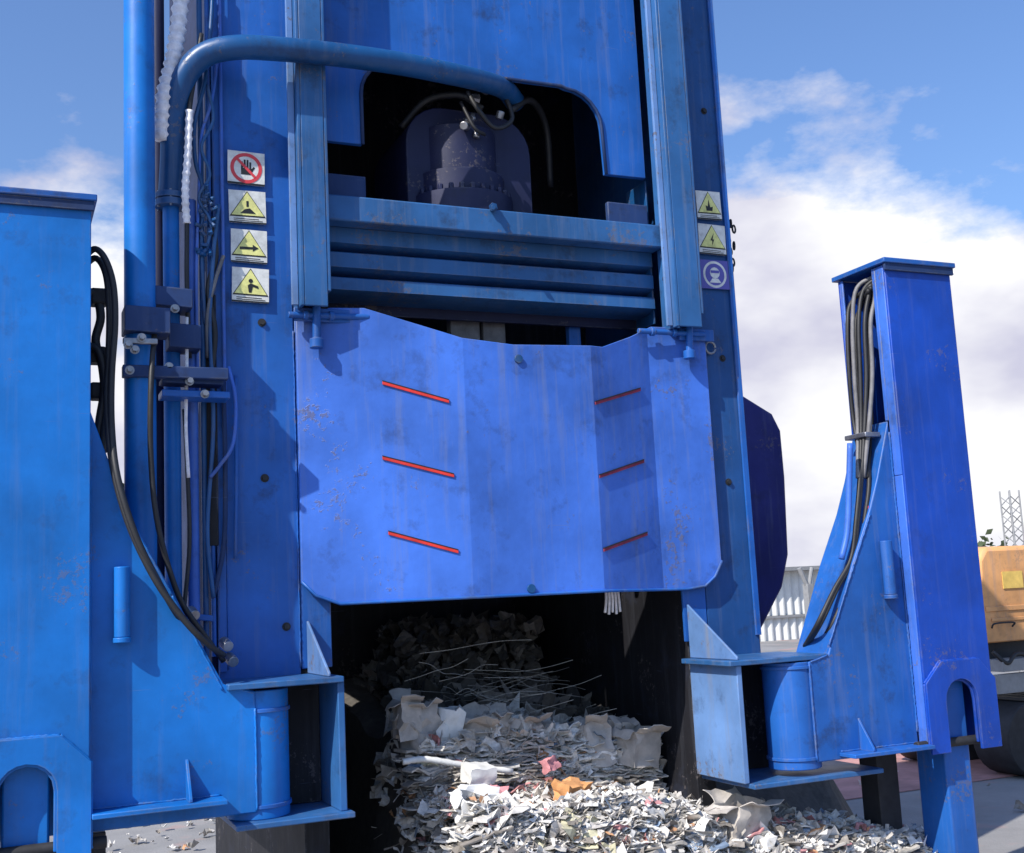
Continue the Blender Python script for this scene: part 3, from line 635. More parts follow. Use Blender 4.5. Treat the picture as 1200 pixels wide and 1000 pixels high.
# ---- warning signs
def sign_board(x0, x1, z0, z1, Y, tilt=0):
    bm = bmesh.new(); B(bm, x0, x1, Y-.0025, Y, z0, z1); return bm
def poly(bm, pts, Y, d=.0008): prism(bm, pts, Y-d, Y)
def ring(bm, cx, cz, r0, r1, Y, n=28):
    a = [bm.verts.new((cx+r0*math.cos(2*math.pi*i/n), Y, cz+r0*math.sin(2*math.pi*i/n))) for i in range(n)]
    b = [bm.verts.new((cx+r1*math.cos(2*math.pi*i/n), Y, cz+r1*math.sin(2*math.pi*i/n))) for i in range(n)]
    for i in range(n): bm.faces.new((a[i], a[(i+1) % n], b[(i+1) % n], b[i]))
def make_sign(kind, a, b, label):
    """a, b: upper left and lower right photo pixels on the column front"""
    Y = 4.984 if kind not in ('none',) else 4.984
    p, q = S(*a, 'Y', Y), S(*b, 'Y', Y); x0, x1, z1, z0 = p.x, q.x, p.z, q.z
    W_, H_ = x1-x0, z1-z0; cx = (x0+x1)/2; tilt_ = R({'hand': .8, 'crush': -.7, 'moving': .5, 'fall': 1.1, 'flame': -1.2, 'volt': .9, 'mask': -.6}[kind])
    base = sign_board(x0, x1, z0, z1, Y)
    s_ = finish('warning_sign', base, M['signblue' if kind == 'mask' else 'white'], press, label, bevel=0)
    s_.rotation_euler.y = tilt_
    y1, y2, y3 = Y-.0028, Y-.0040, Y-.0052
    def add(nm, mat, f, y):
        bm = bmesh.new(); f(bm, y); return finish(nm, bm, M[mat], s_, bevel=0)
    if kind == 'hand':
        cz = (z0+z1)/2; r = W_*.43
        add('hand_symbol', 'black', lambda bm, y: ([poly(bm, [(cx-W_*.14+i*W_*.075, cz-W_*.02), (cx-W_*.14+i*W_*.075, cz+W_*(.18+.06*(i in (1, 2)))), (cx-W_*.09+i*W_*.075, cz+W_*(.18+.06*(i in (1, 2)))), (cx-W_*.09+i*W_*.075, cz-W_*.02)], y) for i in range(4)],
             poly(bm, [(cx-W_*.14, cz-W_*.18), (cx+W_*.15, cz-W_*.18), (cx+W_*.15, cz-.021*0), (cx-W_*.14, cz)], y-.0002), poly(bm, [(cx+W_*.15, cz-W_*.12), (cx+W_*.24, cz+W_*.03), (cx+W_*.20, cz+W_*.06), (cx+W_*.15, cz)], y)), y1)
        add('red_ring', 'signred', lambda bm, y: (ring(bm, cx, cz, r, r*.78, y), poly(bm, [(cx-r*.62, cz+r*.5), (cx-r*.5, cz+r*.62), (cx+r*.62, cz-r*.5), (cx+r*.5, cz-r*.62)], y)), y2)
        add('base_line', 'black', lambda bm, y: poly(bm, [(x0, z0), (x1, z0), (x1, z0+H_*.06), (x0, z0+H_*.06)], y), y1)
        return
    if kind == 'mask':
        cz = (z0+z1)/2; r = W_*.42
        add('white_ring', 'white', lambda bm, y: ring(bm, cx, cz, r, r*.82, y), y1)
        add('head_symbol', 'white', lambda bm, y: (poly(bm, arc(cx, cz+r*.12, r*.42, 0, 330, 11), y), poly(bm, [(cx-r*.5, cz-r*.62), (cx+r*.5, cz-r*.62), (cx+r*.25, cz-r*.3), (cx-r*.25, cz-r*.3)], y)), y1)
        add('goggle_symbol', 'signblue', lambda bm, y: poly(bm, [(cx-r*.36, cz+r*.1), (cx+r*.36, cz+r*.1), (cx+r*.36, cz+r*.3), (cx-r*.36, cz+r*.3)], y), y2)
        return
    add('yellow_field', 'yellow', lambda bm, y: poly(bm, [(x0+W_*.08, z0+H_*.1), (x1-W_*.06, z0+H_*.1), (x1-W_*.06, z0+H_*.58), (x1-W_*.3, z0+H_*.62), (x0+W_*.2, z0+H_*.55), (x0+W_*.08, z0+H_*.5)] if 0 else
        [(x0+W_*.06, z0+H_*.24), (x1-W_*.06, z0+H_*.24), (cx, z1-H_*.05)], y), y2)
    add('triangle_outline', 'black', lambda bm, y: poly(bm, [(x0+W_*.00+.002, z0+H_*.20), (x1-W_*.00-.002, z0+H_*.20), (cx, z1-H_*.005-.001)], y), y1)
    def sym(bm, y):
        zc = z0+H_*.45
        if kind == 'crush':
            poly(bm, [(cx-W_*.2, z0+H_*.3), (cx+W_*.22, z0+H_*.3), (cx+W_*.06, z0+H_*.46), (cx-W_*.08, z0+H_*.42)], y)
            poly(bm, [(cx-W_*.03, z0+H_*.5), (cx+W_*.03, z0+H_*.5), (cx+W_*.03, z0+H_*.68), (cx-W_*.03, z0+H_*.68)], y)
        elif kind == 'moving':
            poly(bm, [(cx-W_*.26, zc-H_*.06), (cx+W_*.1, zc-H_*.04), (cx+W_*.1, zc-H_*.1), (cx+W_*.26, zc), (cx+W_*.1, zc+H_*.1), (cx+W_*.1, zc+H_*.03), (cx-W_*.26, zc+H_*.02)], y)
        elif kind == 'fall':
            poly(bm, arc(cx, zc+H_*.17, W_*.06, 0, 330, 9), y)
            poly(bm, [(cx-W_*.05, z0+H_*.28), (cx+W_*.02, z0+H_*.28), (cx+W_*.06, zc), (cx+W_*.22, zc-H_*.05), (cx+W_*.2, zc+H_*.03), (cx, zc+H_*.1), (cx-W_*.08, zc+H_*.04)], y)
        elif kind == 'flame':
            poly(bm, [(cx-W_*.12, z0+H_*.3), (cx+W_*.12, z0+H_*.3), (cx+W_*.15, zc), (cx+W_*.04, zc-H_*.02), (cx, z0+H_*.7), (cx-W_*.06, zc), (cx-W_*.14, zc+H_*.04)], y)
        else:
            poly(bm, [(cx-W_*.02, z0+H_*.3), (cx+W_*.06, z0+H_*.5), (cx, z0+H_*.5), (cx+W_*.06, z0+H_*.72), (cx-W_*.08, z0+H_*.46), (cx-W_*.01, z0+H_*.46)], y)
    add('pictogram', 'black', sym, y3)
    add('text_lines', 'black', lambda bm, y: [poly(bm, [(x0+W_*.12, z0+H_*(.07+.055*i)), (x1-W_*(.1+.1*i), z0+H_*(.07+.055*i)), (x1-W_*(.1+.1*i), z0+H_*(.09+.055*i)), (x0+W_*.12, z0+H_*(.09+.055*i))], y) for i in range(2)], y1)
    add('base_line', 'black', lambda bm, y: poly(bm, [(x0, z0), (x1, z0), (x1, z0+H_*.045), (x0, z0+H_*.045)], y), y1)
make_sign('hand', (266, 176), (310, 219), 'white sign with a hand struck out by a red ring')
make_sign('crush', (268, 222), (312, 264), 'yellow triangle sign with a crushing symbol')
make_sign('moving', (270, 268), (313, 310), 'yellow triangle sign with an arrow-like symbol')
make_sign('fall', (271, 313), (315, 356), 'yellow triangle sign with a small figure')
make_sign('flame', (815, 223), (846, 259), 'small yellow triangle sign, top of the right column')
make_sign('volt', (817, 262), (851, 300), 'yellow triangle sign on the right column above the blue sign')
make_sign('mask', (820, 304), (855, 340), 'blue sign with a white ring')
# chain beside the right signs
bm = bmesh.new()
for i in range(9):
    p = S(854+4*math.sin(i*1.9), 262+i*6.5, 'Y', 5.04); p.x += .012
    tube(bm, [p+Vector((.012*math.cos(t)*(1 if i % 2 else .3), .012*math.cos(t)*(.3 if i % 2 else 1), .021*math.sin(t))) for t in [k*math.pi/4 for k in range(9)]], .0052, 6, 2)
finish('chain', bm, M['dark'], press, bevel=0, smooth=True)
part_cyl('conduit', (3.545, 5.04, 2.9), (3.545, 5.04, 3.40), .010, 'dark', press)
# pale strips standing in for a lit gap below the gate
p = S(716, 700, 'Y', 5.15); bm = bmesh.new()
for i in range(5): 
    x = p.x-.035+i*.017; tube(bm, [Vector((x, 5.15, 1.78)), Vector((x+.004, 5.14, 1.68)), Vector((x-.003+.004*i, 5.15, 1.60-.01*(i % 2)))], .007, 6)
finish('lit_gap_strips', bm, M['wrap'], press, bevel=0, smooth=True)

# ------------------------------------------------------------------ waste paper
def heap(x, y):
    """height of the waste in the tunnel mouth and on the ground before it"""
    n = noise.noise(Vector((x*2.1, y*2.3, 1.7)))*.07 + noise.noise(Vector((x*6, y*6, 4)))*.035
    if y < 5.35: h = .80-.10*max(0, x-2.0) - .03*(x-2.0)
    elif y < 5.55: h = .80-.12*max(0, x-2.0)+.2*(y-5.35)/.2
    else: h = 1.06-.13*max(0, x-2.3) + .25*max(0, y-6.2)
    if x < 1.86: h -= (1.86-x)*6
    if x > 3.4: h -= (x-3.4)*.16
    if x > 4.35: h -= (x-4.35)*1.5
    if y < 4.75: h -= (4.75-y)*1.2
    return max(0.02, h+n)
bm = bmesh.new(); NX, NY = 70, 60; g = []
for i in range(NX+1):
    row = []
    for j in range(NY+1):
        x = 1.33+i*(5.0-1.33)/NX; y = 4.1+j*(7.08-4.1)/NY
        hh = heap(x, y)-.03
        if y > 4.98 and x > 3.08: hh = min(hh, .85)
        row.append(bm.verts.new((x, y, hh)))
    g.append(row)
for i in range(NX):
    for j in range(NY): bm.faces.new((g[i][j], g[i+1][j], g[i+1][j+1], g[i][j+1]))
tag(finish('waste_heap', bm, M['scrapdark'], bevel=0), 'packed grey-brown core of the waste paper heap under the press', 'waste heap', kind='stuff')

def sheet(bm, c, w, h, nrm, curl, jag=.06, n=4, m_=4):
    z = nrm.normalized(); a = z.orthogonal().normalized(); a.rotate(Matrix.Rotation(random.random()*6.28, 3, z)); b = z.cross(a)
    sd = random.random()*100; g = []; cu = random.uniform(-1, 1)*curl; cv = random.uniform(-1, 1)*curl; fold = random.uniform(-.6, .6)
    for i in range(n+1):
        r = []
        for j in range(m_+1):
            u, v = i/n-.5, j/m_-.5
            d = (cu*u*u+cv*v*v)*w*2 + noise.noise(Vector((u*3+sd, v*3, sd)))*w*.4 + abs(u-fold*v)*w*curl*.5
            r.append(bm.verts.new(c+a*(u*w*(1+random.uniform(-jag, jag)))+b*(v*h*(1+random.uniform(-jag, jag)))+z*d))
        g.append(r)
    for i in range(n):
        for j in range(m_): bm.faces.new((g[i][j], g[i+1][j], g[i+1][j+1], g[i][j+1]))
def scatter(bm, n, x0, x1, y0, y1, s0, s1, curl=.8, tilt=.9, lift=.02):
    for _ in range(n):
        x, y = random.uniform(x0, x1), random.uniform(y0, y1)
        nr = Vector((random.gauss(0, tilt), random.gauss(-.25, tilt), 1))
        s_ = random.uniform(s0, s1)*(1 if random.random() < .8 else 1.6)
        z = heap(x, y)+random.uniform(-.02, lift)
        if y > 4.99 and (x > 3.09 or x < 1.36): continue
        sheet(bm, Vector((x, y, z)), s_, s_*random.uniform(.5, 1.3), nr, curl)
def strip(bm, c, L_, w_, a, wob=.3):
    n = 7; sd = random.random()*99; d = Vector((math.cos(a), math.sin(a), random.uniform(-.2, .2))); side = Vector((random.gauss(0, .5), random.gauss(0, .5), 1)).cross(d).normalized(); prev = None
    nz_ = d.cross(side)
    for i in range(n+1):
        t = i/n-.5; o = c+d*L_*t+nz_*(noise.noise(Vector((t*4+sd, 0, sd)))*L_*wob)+side*(noise.noise(Vector((0, t*3+sd, sd)))*L_*wob)
        tw = side*math.cos(t*2)+nz_*math.sin(t*2+sd)*.6
        r = [bm.verts.new(o-tw*w_/2), bm.verts.new(o+tw*w_/2)]
        if prev: bm.faces.new((prev[0], r[0], r[1], prev[1]))
        prev = r
def strips(bm, n, x0, x1, y0, y1, L0, L1, lift=.03):
    for _ in range(n):
        x, y = random.uniform(x0, x1), random.uniform(y0, y1)
        if y > 4.97 and (x > 3.0 or x < 1.7): continue
        if abs(x-S(668, 950, 'Y', 5).x) < .07 and abs(y-4.98) < .12: continue
        strip(bm, Vector((x, y, heap(x, y)+random.uniform(-.015, lift))), random.uniform(L0, L1), random.uniform(.006, .03), random.gauss(.1, .55))
bm = bmesh.new()
strips(bm, 2600, 1.74, 3.1, 4.6, 5.6, .06, .22)
strips(bm, 1400, 3.0, 4.6, 4.4, 5.0, .05, .16)
scatter(bm, 380, 1.74, 3.1, 4.6, 5.55, .05, .12, curl=.3, tilt=.22, lift=.015)
scatter(bm, 900, 1.74, 3.1, 4.6, 5.55, .02, .06, curl=.5, tilt=.35, lift=.01)
scatter(bm, 300, 1.62, 4.5, 4.4, 5.1, .04, .11, curl=.4, tilt=.45)
scatter(bm, 450, 3.0, 4.6, 4.35, 5.0, .03, .10, curl=.4, tilt=.3, lift=.02)
scatter(bm, 500, 3.0, 4.6, 4.35, 5.0, .02, .05, tilt=.5)
scatter(bm, 300, 1.75, 4.9, 4.2, 4.7, .02, .07)
# pressed layers: flat folded slabs lying one on another
def slab(bm, c, L_, D_, t, a, tilt):
    n = 8; sd = random.random()*99; ca, sa = math.cos(a), math.sin(a); rows = []
    for i in range(n+1):
        u = i/n-.5; zz = noise.noise(Vector((u*4+sd, 0, 0)))*L_*.10 + tilt*u*L_; k = 1+.3*noise.noise(Vector((u*6, sd, 0)))
        o = c+Vector((ca*u*L_, sa*u*L_, zz)); f = Vector((sa, -ca, 0))*D_/2*k; tt = t*(.7+.6*random.random())
        rows.append([bm.verts.new(o+f+Vector((0, 0, -tt/2))), bm.verts.new(o+f*1.05+Vector((0, 0, tt/2))), bm.verts.new(o-f+Vector((0, 0, tt/2))), bm.verts.new(o-f+Vector((0, 0, -tt/2)))])
    for p, q in zip(rows, rows[1:]):
        for k in range(4): bm.faces.new((p[k], p[(k+1) % 4], q[(k+1) % 4], q[k]))
    bm.faces.new(rows[0][::-1]); bm.faces.new(rows[-1])
for _ in range(1100):
    x = random.uniform(1.86, 3.0); z = random.uniform(.72, heap(x, 5.62)+.0)
    slab(bm, Vector((x, 5.40+random.uniform(-.06, .05)-(.95-z)*.25, z)), random.uniform(.06, .26), random.uniform(.05, .12), random.uniform(.003, .012), random.gauss(0, .25), random.gauss(0, .12))
for _ in range(2600):
    x = random.uniform(1.80, 4.5); y = random.uniform(4.45, 5.3)
    if y > 4.97 and x > 2.95: continue
    slab(bm, Vector((x, y, heap(x, y)+random.uniform(-.03, .015))), random.uniform(.04, .24), random.uniform(.012, .07), random.uniform(.002, .012), random.gauss(.1, .4), random.gauss(0, .12))
# upright cut faces of the pressed layers: narrow folded edges
for _ in range(450):
    x = random.uniform(1.78, 3.1); y = 5.36+random.gauss(0, .03); z = random.uniform(.70, heap(x, 5.6)+.02)
    sheet(bm, Vector((x, y, z)), random.uniform(.03, .09), random.uniform(.03, .10), Vector((random.gauss(-.3, .8), -1, random.gauss(.2, .5))), .9)
scatter(bm, 420, 1.8, 3.1, 5.5, 5.9, .04, .10)
tag(finish('loose_waste_paper', bm, M['scrap'], bevel=0), 'loose crumpled sheets of grey and white waste paper spilling from the press mouth', 'waste paper', kind='stuff')
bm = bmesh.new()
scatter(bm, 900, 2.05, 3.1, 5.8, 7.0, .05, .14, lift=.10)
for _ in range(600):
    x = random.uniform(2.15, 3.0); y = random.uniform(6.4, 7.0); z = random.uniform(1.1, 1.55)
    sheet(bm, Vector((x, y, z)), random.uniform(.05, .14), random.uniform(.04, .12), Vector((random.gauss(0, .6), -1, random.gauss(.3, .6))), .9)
tag(finish('shaded_waste_paper', bm, M['scrapdark'], bevel=0), 'brown waste coloured dark for shade, packed deep inside the dark press mouth', 'waste paper', kind='stuff')
# wires hanging over the waste
bm = bmesh.new()
for _ in range(90):
    x0 = random.uniform(1.6, 2.9); y0 = random.uniform(5.45, 6.0); z0 = heap(x0, y0)+random.uniform(.03, .42)*random.random()**.5
    L_ = random.uniform(.2, .6); a = random.uniform(-.35, .35)
    P = [Vector((x0+L_*t*math.cos(a), y0+L_*t*math.sin(a), z0+.06*math.sin(t*3+a*9)*random.uniform(.3, 1)+random.uniform(-.008, .008))) for t in (0, .25, .5, .75, 1)]
    if P[-1].x < 3.08: tube(bm, P, .0016, 4, 4)
tag(finish('baling_wires', bm, M['wire'], bevel=0), 'tangle of thin springy baling wires above the waste in the mouth', 'baling wire', kind='stuff')

# single cartons one can tell apart
def carton(name, c, w, d, h, rz, tilt, mat, label, crush=.25, open_=True, seed=0, grp=None):
    random.seed(100+seed)
    bm = bmesh.new(); n = 5
    bmesh.ops.create_grid(bm, x_segments=n, y_segments=n, size=.5)
    bm.free(); bm = bmesh.new()
    def face(o, u, v):
        g = [[bm.verts.new(o+u*(i/n)+v*(j/n)) for j in range(n+1)] for i in range(n+1)]
        for i in range(n):
            for j in range(n): bm.faces.new((g[i][j], g[i+1][j], g[i+1][j+1], g[i][j+1]))
    o = Vector((-w/2, -d/2, 0)); X_, Y_, Z_ = Vector((w, 0, 0)), Vector((0, d, 0)), Vector((0, 0, h))
    face(o, X_, Z_); face(o, Y_, Z_); face(o+X_, Y_, Z_); face(o+Y_, X_, Z_); face(o, X_, Y_)
    if open_:
        face(o+Z_, X_, Vector((0, -d*.42, h*.12))); face(o+Z_+Y_, X_, Vector((0, d*.35, h*.2)))
        face(o+Z_+Vector((0, .01, 0)), Y_*.95, Vector((-w*.25, 0, -h*.2)))
    else: face(o+Z_, X_, Y_)
    bmesh.ops.remove_doubles(bm, verts=bm.verts, dist=.0008)
    sd = random.random()*50
    for v in bm.verts:
        q = v.co*(3.2/max(w, h))
        v.co += Vector((noise.noise(q+Vector((sd, 0, 0))), noise.noise(q+Vector((0, sd, 0))), noise.noise(q+Vector((0, 0, sd)))))*crush*min(w, h)
    mat4 = Matrix.Translation(c) @ Matrix.Rotation(rz, 4, 'Z') @ Matrix.Rotation(tilt, 4, 'X') @ Matrix.Rotation(tilt*.6, 4, 'Y')
    bmesh.ops.transform(bm, matrix=mat4, verts=bm.verts)
    ob = finish(name, bm, M[mat], bevel=0)
    so_ = ob.modifiers.new('thick', 'SOLIDIFY'); so_.thickness = .004
    return tag(ob, label, 'carton', grp)
def cpos(a, b, Y, dz=.035): p = S(a, b, 'Y', Y); p.z += dz; return p
G = 'crushed cartons in the waste'
carton('crushed_carton', cpos(497, 890, 5.42), .17, .14, .20, .15, -.1, 'cardboard', 'grey crushed carton at the left end of the upper waste layer', seed=1, grp=G)
carton('crushed_carton', cpos(560, 890, 5.44), .15, .14, .16, -.3, .15, 'cardboard', 'small grey crushed carton between two bigger ones in the upper waste layer', seed=2, grp=G)
carton('crushed_carton', cpos(606, 892, 5.42), .16, .15, .17, .5, .1, 'cardboard', 'grey split carton near the middle of the upper waste layer', seed=3, grp=G)
carton('crushed_carton', cpos(703, 905, 5.35), .13, .15, .20, -.2, -.15, 'cardboard', 'grey upright carton with white flap right of the middle', seed=4, grp=G)
carton('crushed_carton', cpos(745, 905, 5.30), .17, .15, .18, .25, .12, 'cardboard', 'open grey box at the right end of the upper waste layer', crush=.15, seed=5, grp=G)
carton('orange_carton', cpos(668, 960, 5.0), .15, .10, .13, .2, .2, 'peach', 'bright orange carton lying on the paper in the middle of the heap', crush=.2, open_=False, seed=6)
carton('orange_carton', cpos(617, 968, 4.95), .07, .05, .06, .5, .3, 'peach', 'little orange carton left of the bigger orange one', crush=.2, open_=False, seed=7)
carton('pink_carton', cpos(583, 948, 5.02), .08, .05, .06, -.4, .3, 'pink', 'little pink carton lying left of the orange cartons', crush=.2, open_=False, seed=8)
carton('pink_carton', cpos(648, 912, 5.18), .08, .05, .06, .4, -.3, 'pink', 'little pink carton lying just behind the big orange carton', crush=.2, open_=False, seed=9)
carton('white_carton', cpos(560, 925, 5.10), .13, .10, .07, .1, .15, 'whitecard', 'flat white carton on the heap behind the pink carton', crush=.2, open_=False, seed=10)
carton('white_carton', cpos(558, 975, 4.85), .19, .10, .11, -.1, .35, 'whitecard', 'big crumpled white carton at the front of the heap', crush=.25, open_=True, seed=11)
carton('grey_carton', cpos(868, 985, 4.75), .22, .16, .14, .3, .1, 'cardboard', 'wide grey carton half buried below the right bracket', crush=.25, seed=13)
random.seed(33)
bm = bmesh.new()
P = px([(472, 893, 5.2), (500, 890, 5.2), (550, 898, 5.2), (600, 904, 5.2)]); tube(bm, P, .014, 10, 8, ripple=.08, rp=2)
tag(finish('rolled_sheet', bm, M['whitecard'], bevel=0, smooth=True), 'long white rolled sheet lying across the left of the heap', 'rolled sheet')

# upper layer of the waste: crushed blocks standing side by side
random.seed(61)
for k, (a, b, w_, h_, mt) in enumerate(((478, 862, .10, .17, 'cardboard'), (528, 868, .12, .15, 'whitecard'), (585, 872, .11, .15, 'cardboard'), (632, 880, .12, .14, 'cardboard'), (668, 884, .10, .13, 'whitecard'), (724, 880, .12, .16, 'cardboard'))):
    carton('pressed_carton', cpos(a, b+14, 5.41, .05), w_, .12, h_, random.uniform(-.25, .25), random.uniform(-.15, .15), mt,
        ['flattened grey carton at the far left corner of the raised waste layer', 'pale carton second from the left in the back row of the raised waste layer', 'dull grey carton third from the left in the back row of the raised waste layer', 'dull grey carton fourth from the left in the back row of the raised waste layer', 'pale small carton fifth from the left in the back row of the raised waste layer', 'tall grey carton at the right end of the back row of the raised waste layer'][k],
        crush=.32, open_=k % 2 == 0, seed=40+k, grp='back row of cartons in the raised waste layer')
# ------------------------------------------------------------------ background
def dirY(pxx, Y): return S(pxx, 700, 'Y', Y).x
# corrugated shed
shed = empty('shed', (22.7, 30.5, 0), 'low pale corrugated shed far off between the press and the right support leg', 'shed')
def corr(bm, x0, x1, y, z0, z1, pitch=.28, amp=.04):
    n = int((x1-x0)/pitch)*6; prev = None
    for i in range(n+1):
        x = x0+(x1-x0)*i/n; yy = y+amp*math.sin(2*math.pi*i/6)
        r = [bm.verts.new((x, yy, z)) for z in (z0, z1)]
        if prev: bm.faces.new((prev[0], r[0], r[1], prev[1]))
        prev = r
bm = bmesh.new(); corr(bm, 18.5, 27.0, 30, .735, 2.055); finish('wall', bm, M['shed'], shed, bevel=0)
bm = bmesh.new(); corr(bm, 18.5, 27.0, 29.9, 0, .66); finish('lower_wall', bm, M['shed'], shed, bevel=0)
bm = bmesh.new(); B(bm, 18.4, 27.1, 29.8, 29.95, .66, .73); finish('ledge', bm, M['shedgrey'], shed)
bm = bmesh.new(); B(bm, 18.3, 27.2, 29.6, 34, 2.06, 2.18); finish('roof', bm, M['shedgrey'], shed)
bm = bmesh.new(); B(bm, 18.5, 27.0, 30.1, 34, 0, 2.055); finish('shell', bm, M['shedgrey'], shed)
# post before the shed
x = dirY(948, 24)
post = empty('steel_post', (x, 24, 0), 'grey forked steel post standing in front of the pale shed', 'post')
bm = bmesh.new(); B(bm, x-.09, x+.09, 23.9, 24.1, 0, 1.65); finish('shaft', bm, M['shedgrey'], post)
bm = bmesh.new(); cyl(bm, (x-.03, 24, 1.6), (x-.22, 24, 2.05), .06, n=8); cyl(bm, (x+.03, 24, 1.6), (x+.16, 24, 2.05), .05, n=8); finish('fork', bm, M['shedgrey'], post)
# orange digger at the right edge
ex = 8.75
dig = empty('excavator', (8.9, 7.2, 0), 'faded orange tracked digger standing at the right edge behind the support leg', 'excavator')
YD = 7.6
p = S(1148, 700, 'Y', YD); X0 = p.x
def dz(y, xx=1175): return S(xx, y, 'Y', YD).z
bm = bmesh.new()
prism(bm, [(X0, dz(752)), (X0-.0, dz(700)), (X0+.03, dz(655)), (X0+.12, dz(640)), (X0+3.3, dz(640)), (X0+3.4, dz(665)), (X0+3.4, dz(752))], YD, YD+1.3)
body = finish('body', bm, M['orange'], dig, bevel=.04)
bm = bmesh.new(); B(bm, X0+.05, X0+2.2, YD-.012, YD-.003, dz(716), dz(710)); B(bm, X0+.10, X0+2.2, YD-.012, YD-.003, dz(728), dz(724))
finish('panel_seam', bm, M['orange'], body)
bm = bmesh.new(); B(bm, X0+.27, X0+.5, YD-.010, YD-.003, dz(690), dz(670)); finish('yellow_patch', bm, M['stickyel'], body, bevel=0)
for k in range(7):
    bm = bmesh.new(); zz = dz(662)-.0-k*.022; B(bm, X0+.55, X0+1.1, YD-.009, YD-.002, zz-.008, zz); finish('grille_slat', bm, M['dark'], body, bevel=0)
bm = bmesh.new(); tube(bm, [Vector((X0+.08, YD-.02, dz(735))), Vector((X0+.09, YD-.05, dz(730))), Vector((X0+.30, YD-.05, dz(730))), Vector((X0+.31, YD-.02, dz(735)))], .008, 8); finish('grab_handle', bm, M['dark'], body, bevel=0, smooth=True)
bm = bmesh.new(); tube(bm, [Vector((X0+.05, YD-.03, 1.05)), Vector((X0+.15, YD-.08, .95)), Vector((X0+.30, YD-.06, 1.02)), Vector((X0+.6, YD-.05, .92))], .018, 8); finish('underside_hose', bm, M['rubber'], dig, bevel=0, smooth=True)
bm = bmesh.new(); B(bm, X0+.1, X0+2.1, YD+.1, YD+1.2, dz(775), dz(753)-.002); finish('turntable', bm, M['dark'], dig)
for yy in (YD-.1, YD+.95):
    bm = bmesh.new(); zt, zr = .62, .31
    pr = [(X0+.05+.31+.31*math.cos(R(a)), .315+.31*math.sin(R(a))) for a in range(90, 271, 15)] + [(X0+2.2+.31*math.cos(R(a)), .315+.31*math.sin(R(a))) for a in range(-90, 91, 15)]
    prism(bm, pr, yy, yy+.4); tr = finish('track', bm, M['dark'], dig, bevel=.01)
    bm = bmesh.new()
    for i in range(14):
        xx = X0+.3+i*.15; B(bm, xx, xx+.09, yy-.01, yy+.41, .626, .65)
    finish('track_shoe', bm, M['rubber'], tr, bevel=.004)
    bm = bmesh.new()
    for i in range(4): cyl(bm, (X0+.45+i*.55, yy-.03, .30), (X0+.45+i*.55, yy-.001, .30), .17, n=20)
    finish('track_roller', bm, M['steel'], tr)
bm = bmesh.new(); B(bm, X0+.05, X0+2.0, YD-.05, YD-.0, .70, .86); B(bm, X0+.1, X0+.5, YD-.08, YD+.3, .88, .98); finish('track_frame', bm, M['shedgrey'], dig)
bm = bmesh.new(); B(bm, X0+2.1, X0+3.2, YD+.1, YD+1.2, dz(640)+.003, dz(640)+.9); finish('cab', bm, M['dark'], dig, bevel=.03)
# lattice mast beyond the digger
xm = dirY(1196, 14)
mast = empty('lattice_mast', (xm, 14, 0), 'grey lattice mast rising behind the orange digger', 'mast')
zt = S(1194, 575, 'Y', 14).z
bm = bmesh.new()
for dx, dy in ((-.1, -.1), (.1, -.1), (-.1, .1), (.1, .1)): cyl(bm, (xm+dx, 14+dy, 0), (xm+dx, 14+dy, zt), .014, n=8)
finish('upright', bm, M['shedgrey'], mast)
bm = bmesh.new(); k = 0; z = .05
while z < zt-.15:
    for (a, b) in (((-.1, -.1), (.1, -.1)), ((.1, -.1), (.1, .1)), ((.1, .1), (-.1, .1)), ((-.1, .1), (-.1, -.1))):
        cyl(bm, (xm+a[0], 14+a[1], z+(0 if k % 2 else .15)), (xm+b[0], 14+b[1], z+(.15 if k % 2 else 0)), .008, n=6)
    z += .15; k += 1
finish('lacing', bm, M['shedgrey'], mast, bevel=0)
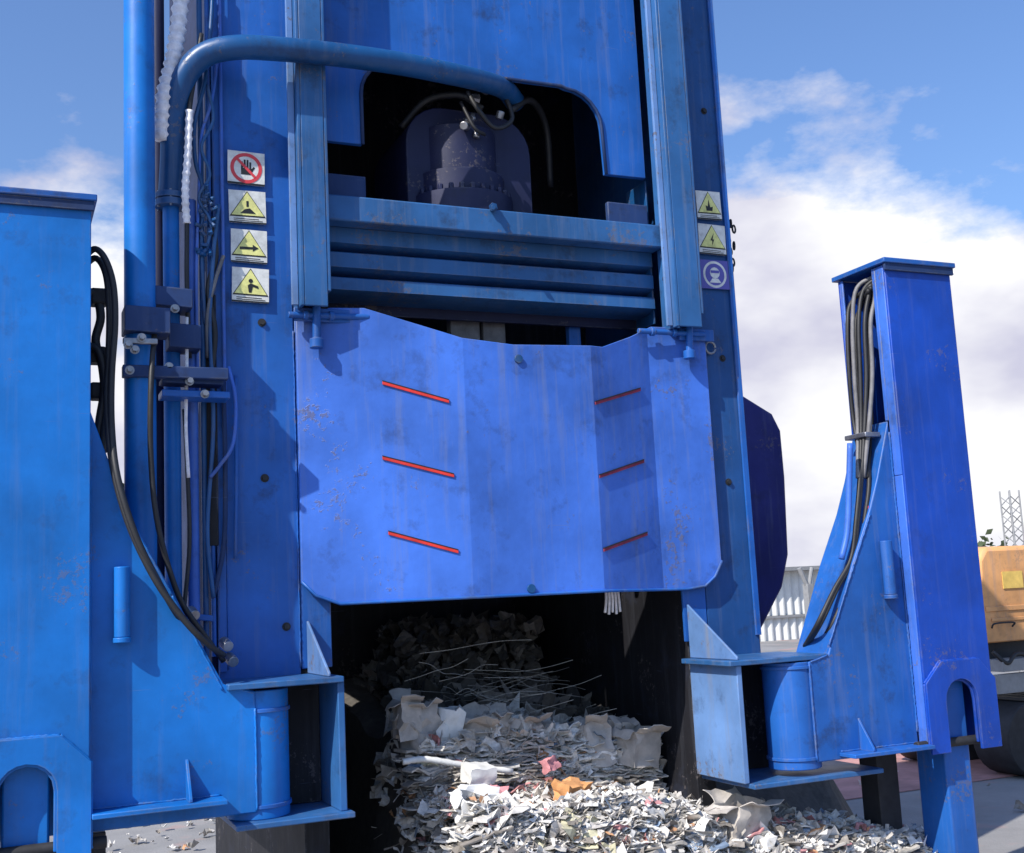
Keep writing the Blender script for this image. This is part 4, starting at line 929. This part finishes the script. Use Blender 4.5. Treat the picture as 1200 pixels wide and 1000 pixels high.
# trees
def tree(a, Y, h, cr, label, name='tree', dens=1600, ls=.16, lift=.45):
    x = dirY(a, Y); t = empty(name, (x, Y, 0), label, 'tree')
    rs = random.Random(int(a)); bm = bmesh.new()
    tube(bm, [Vector((x, Y, 0)), Vector((x+.1, Y, h*.3)), Vector((x-.05, Y+.1, h*.62)), Vector((x, Y, h*.9))], .14, 8, 4)
    tips = []
    for i in range(16):
        z = h*rs.uniform(lift*.7, .8); aa = rs.uniform(0, 6.28); L_ = cr*rs.uniform(.55, 1.0)
        q = Vector((x+L_*math.cos(aa), Y+L_*math.sin(aa), min(h*1.0, z+L_*.5)))
        tube(bm, [Vector((x, Y, z)), (Vector((x, Y, z))+q)/2+Vector((0, 0, .1)), q], .035, 5, 3); tips.append(q)
    finish('trunk', bm, M['bark'], t, bevel=0, smooth=True)
    if dens:
        bm = bmesh.new()
        for i in range(dens):
            c = rs.choice(tips)+Vector((rs.gauss(0, 1), rs.gauss(0, 1), rs.gauss(0, .8)))*cr*.26
            d = Vector((rs.uniform(-1, 1), rs.uniform(-1, 1), rs.uniform(-1, 1))).normalized(); u = d.orthogonal()*ls*rs.uniform(.5, 1.2); v = d.cross(u)*.6
            bm.faces.new([bm.verts.new(c+u), bm.verts.new(c+v), bm.verts.new(c-u), bm.verts.new(c-v)])
        finish('crown', bm, M['leaf'], t, bevel=0)
tree(150, 34, 4.9, 1.3, 'dusty green tree seen through the gap left of the press')
tree(1157, 26, 2.75, .8, 'small grey bare-looking tree far off above the orange digger', dens=260, ls=.10)
tree(118, 38, 3.2, 1.5, 'low green tree farther off, hidden mostly by the left support leg')
# litter on the yard
random.seed(5)
bm = bmesh.new()
for _ in range(230):
    if random.random() < .8: x, y = random.uniform(-.6, 2.2), random.uniform(7.4, 14)
    else: x, y = random.uniform(4.2, 9.5), random.uniform(4.8, 9)
    s_ = random.uniform(.02, .09); sheet(bm, Vector((x, y, .02+s_*.15)), s_, s_*.8, Vector((random.gauss(0, .3), random.gauss(0, .3), 1)), .6)
tag(finish('yard_litter', bm, M['scrap'], bevel=0), 'scattered scraps of paper blown over the yard', 'litter', kind='stuff')
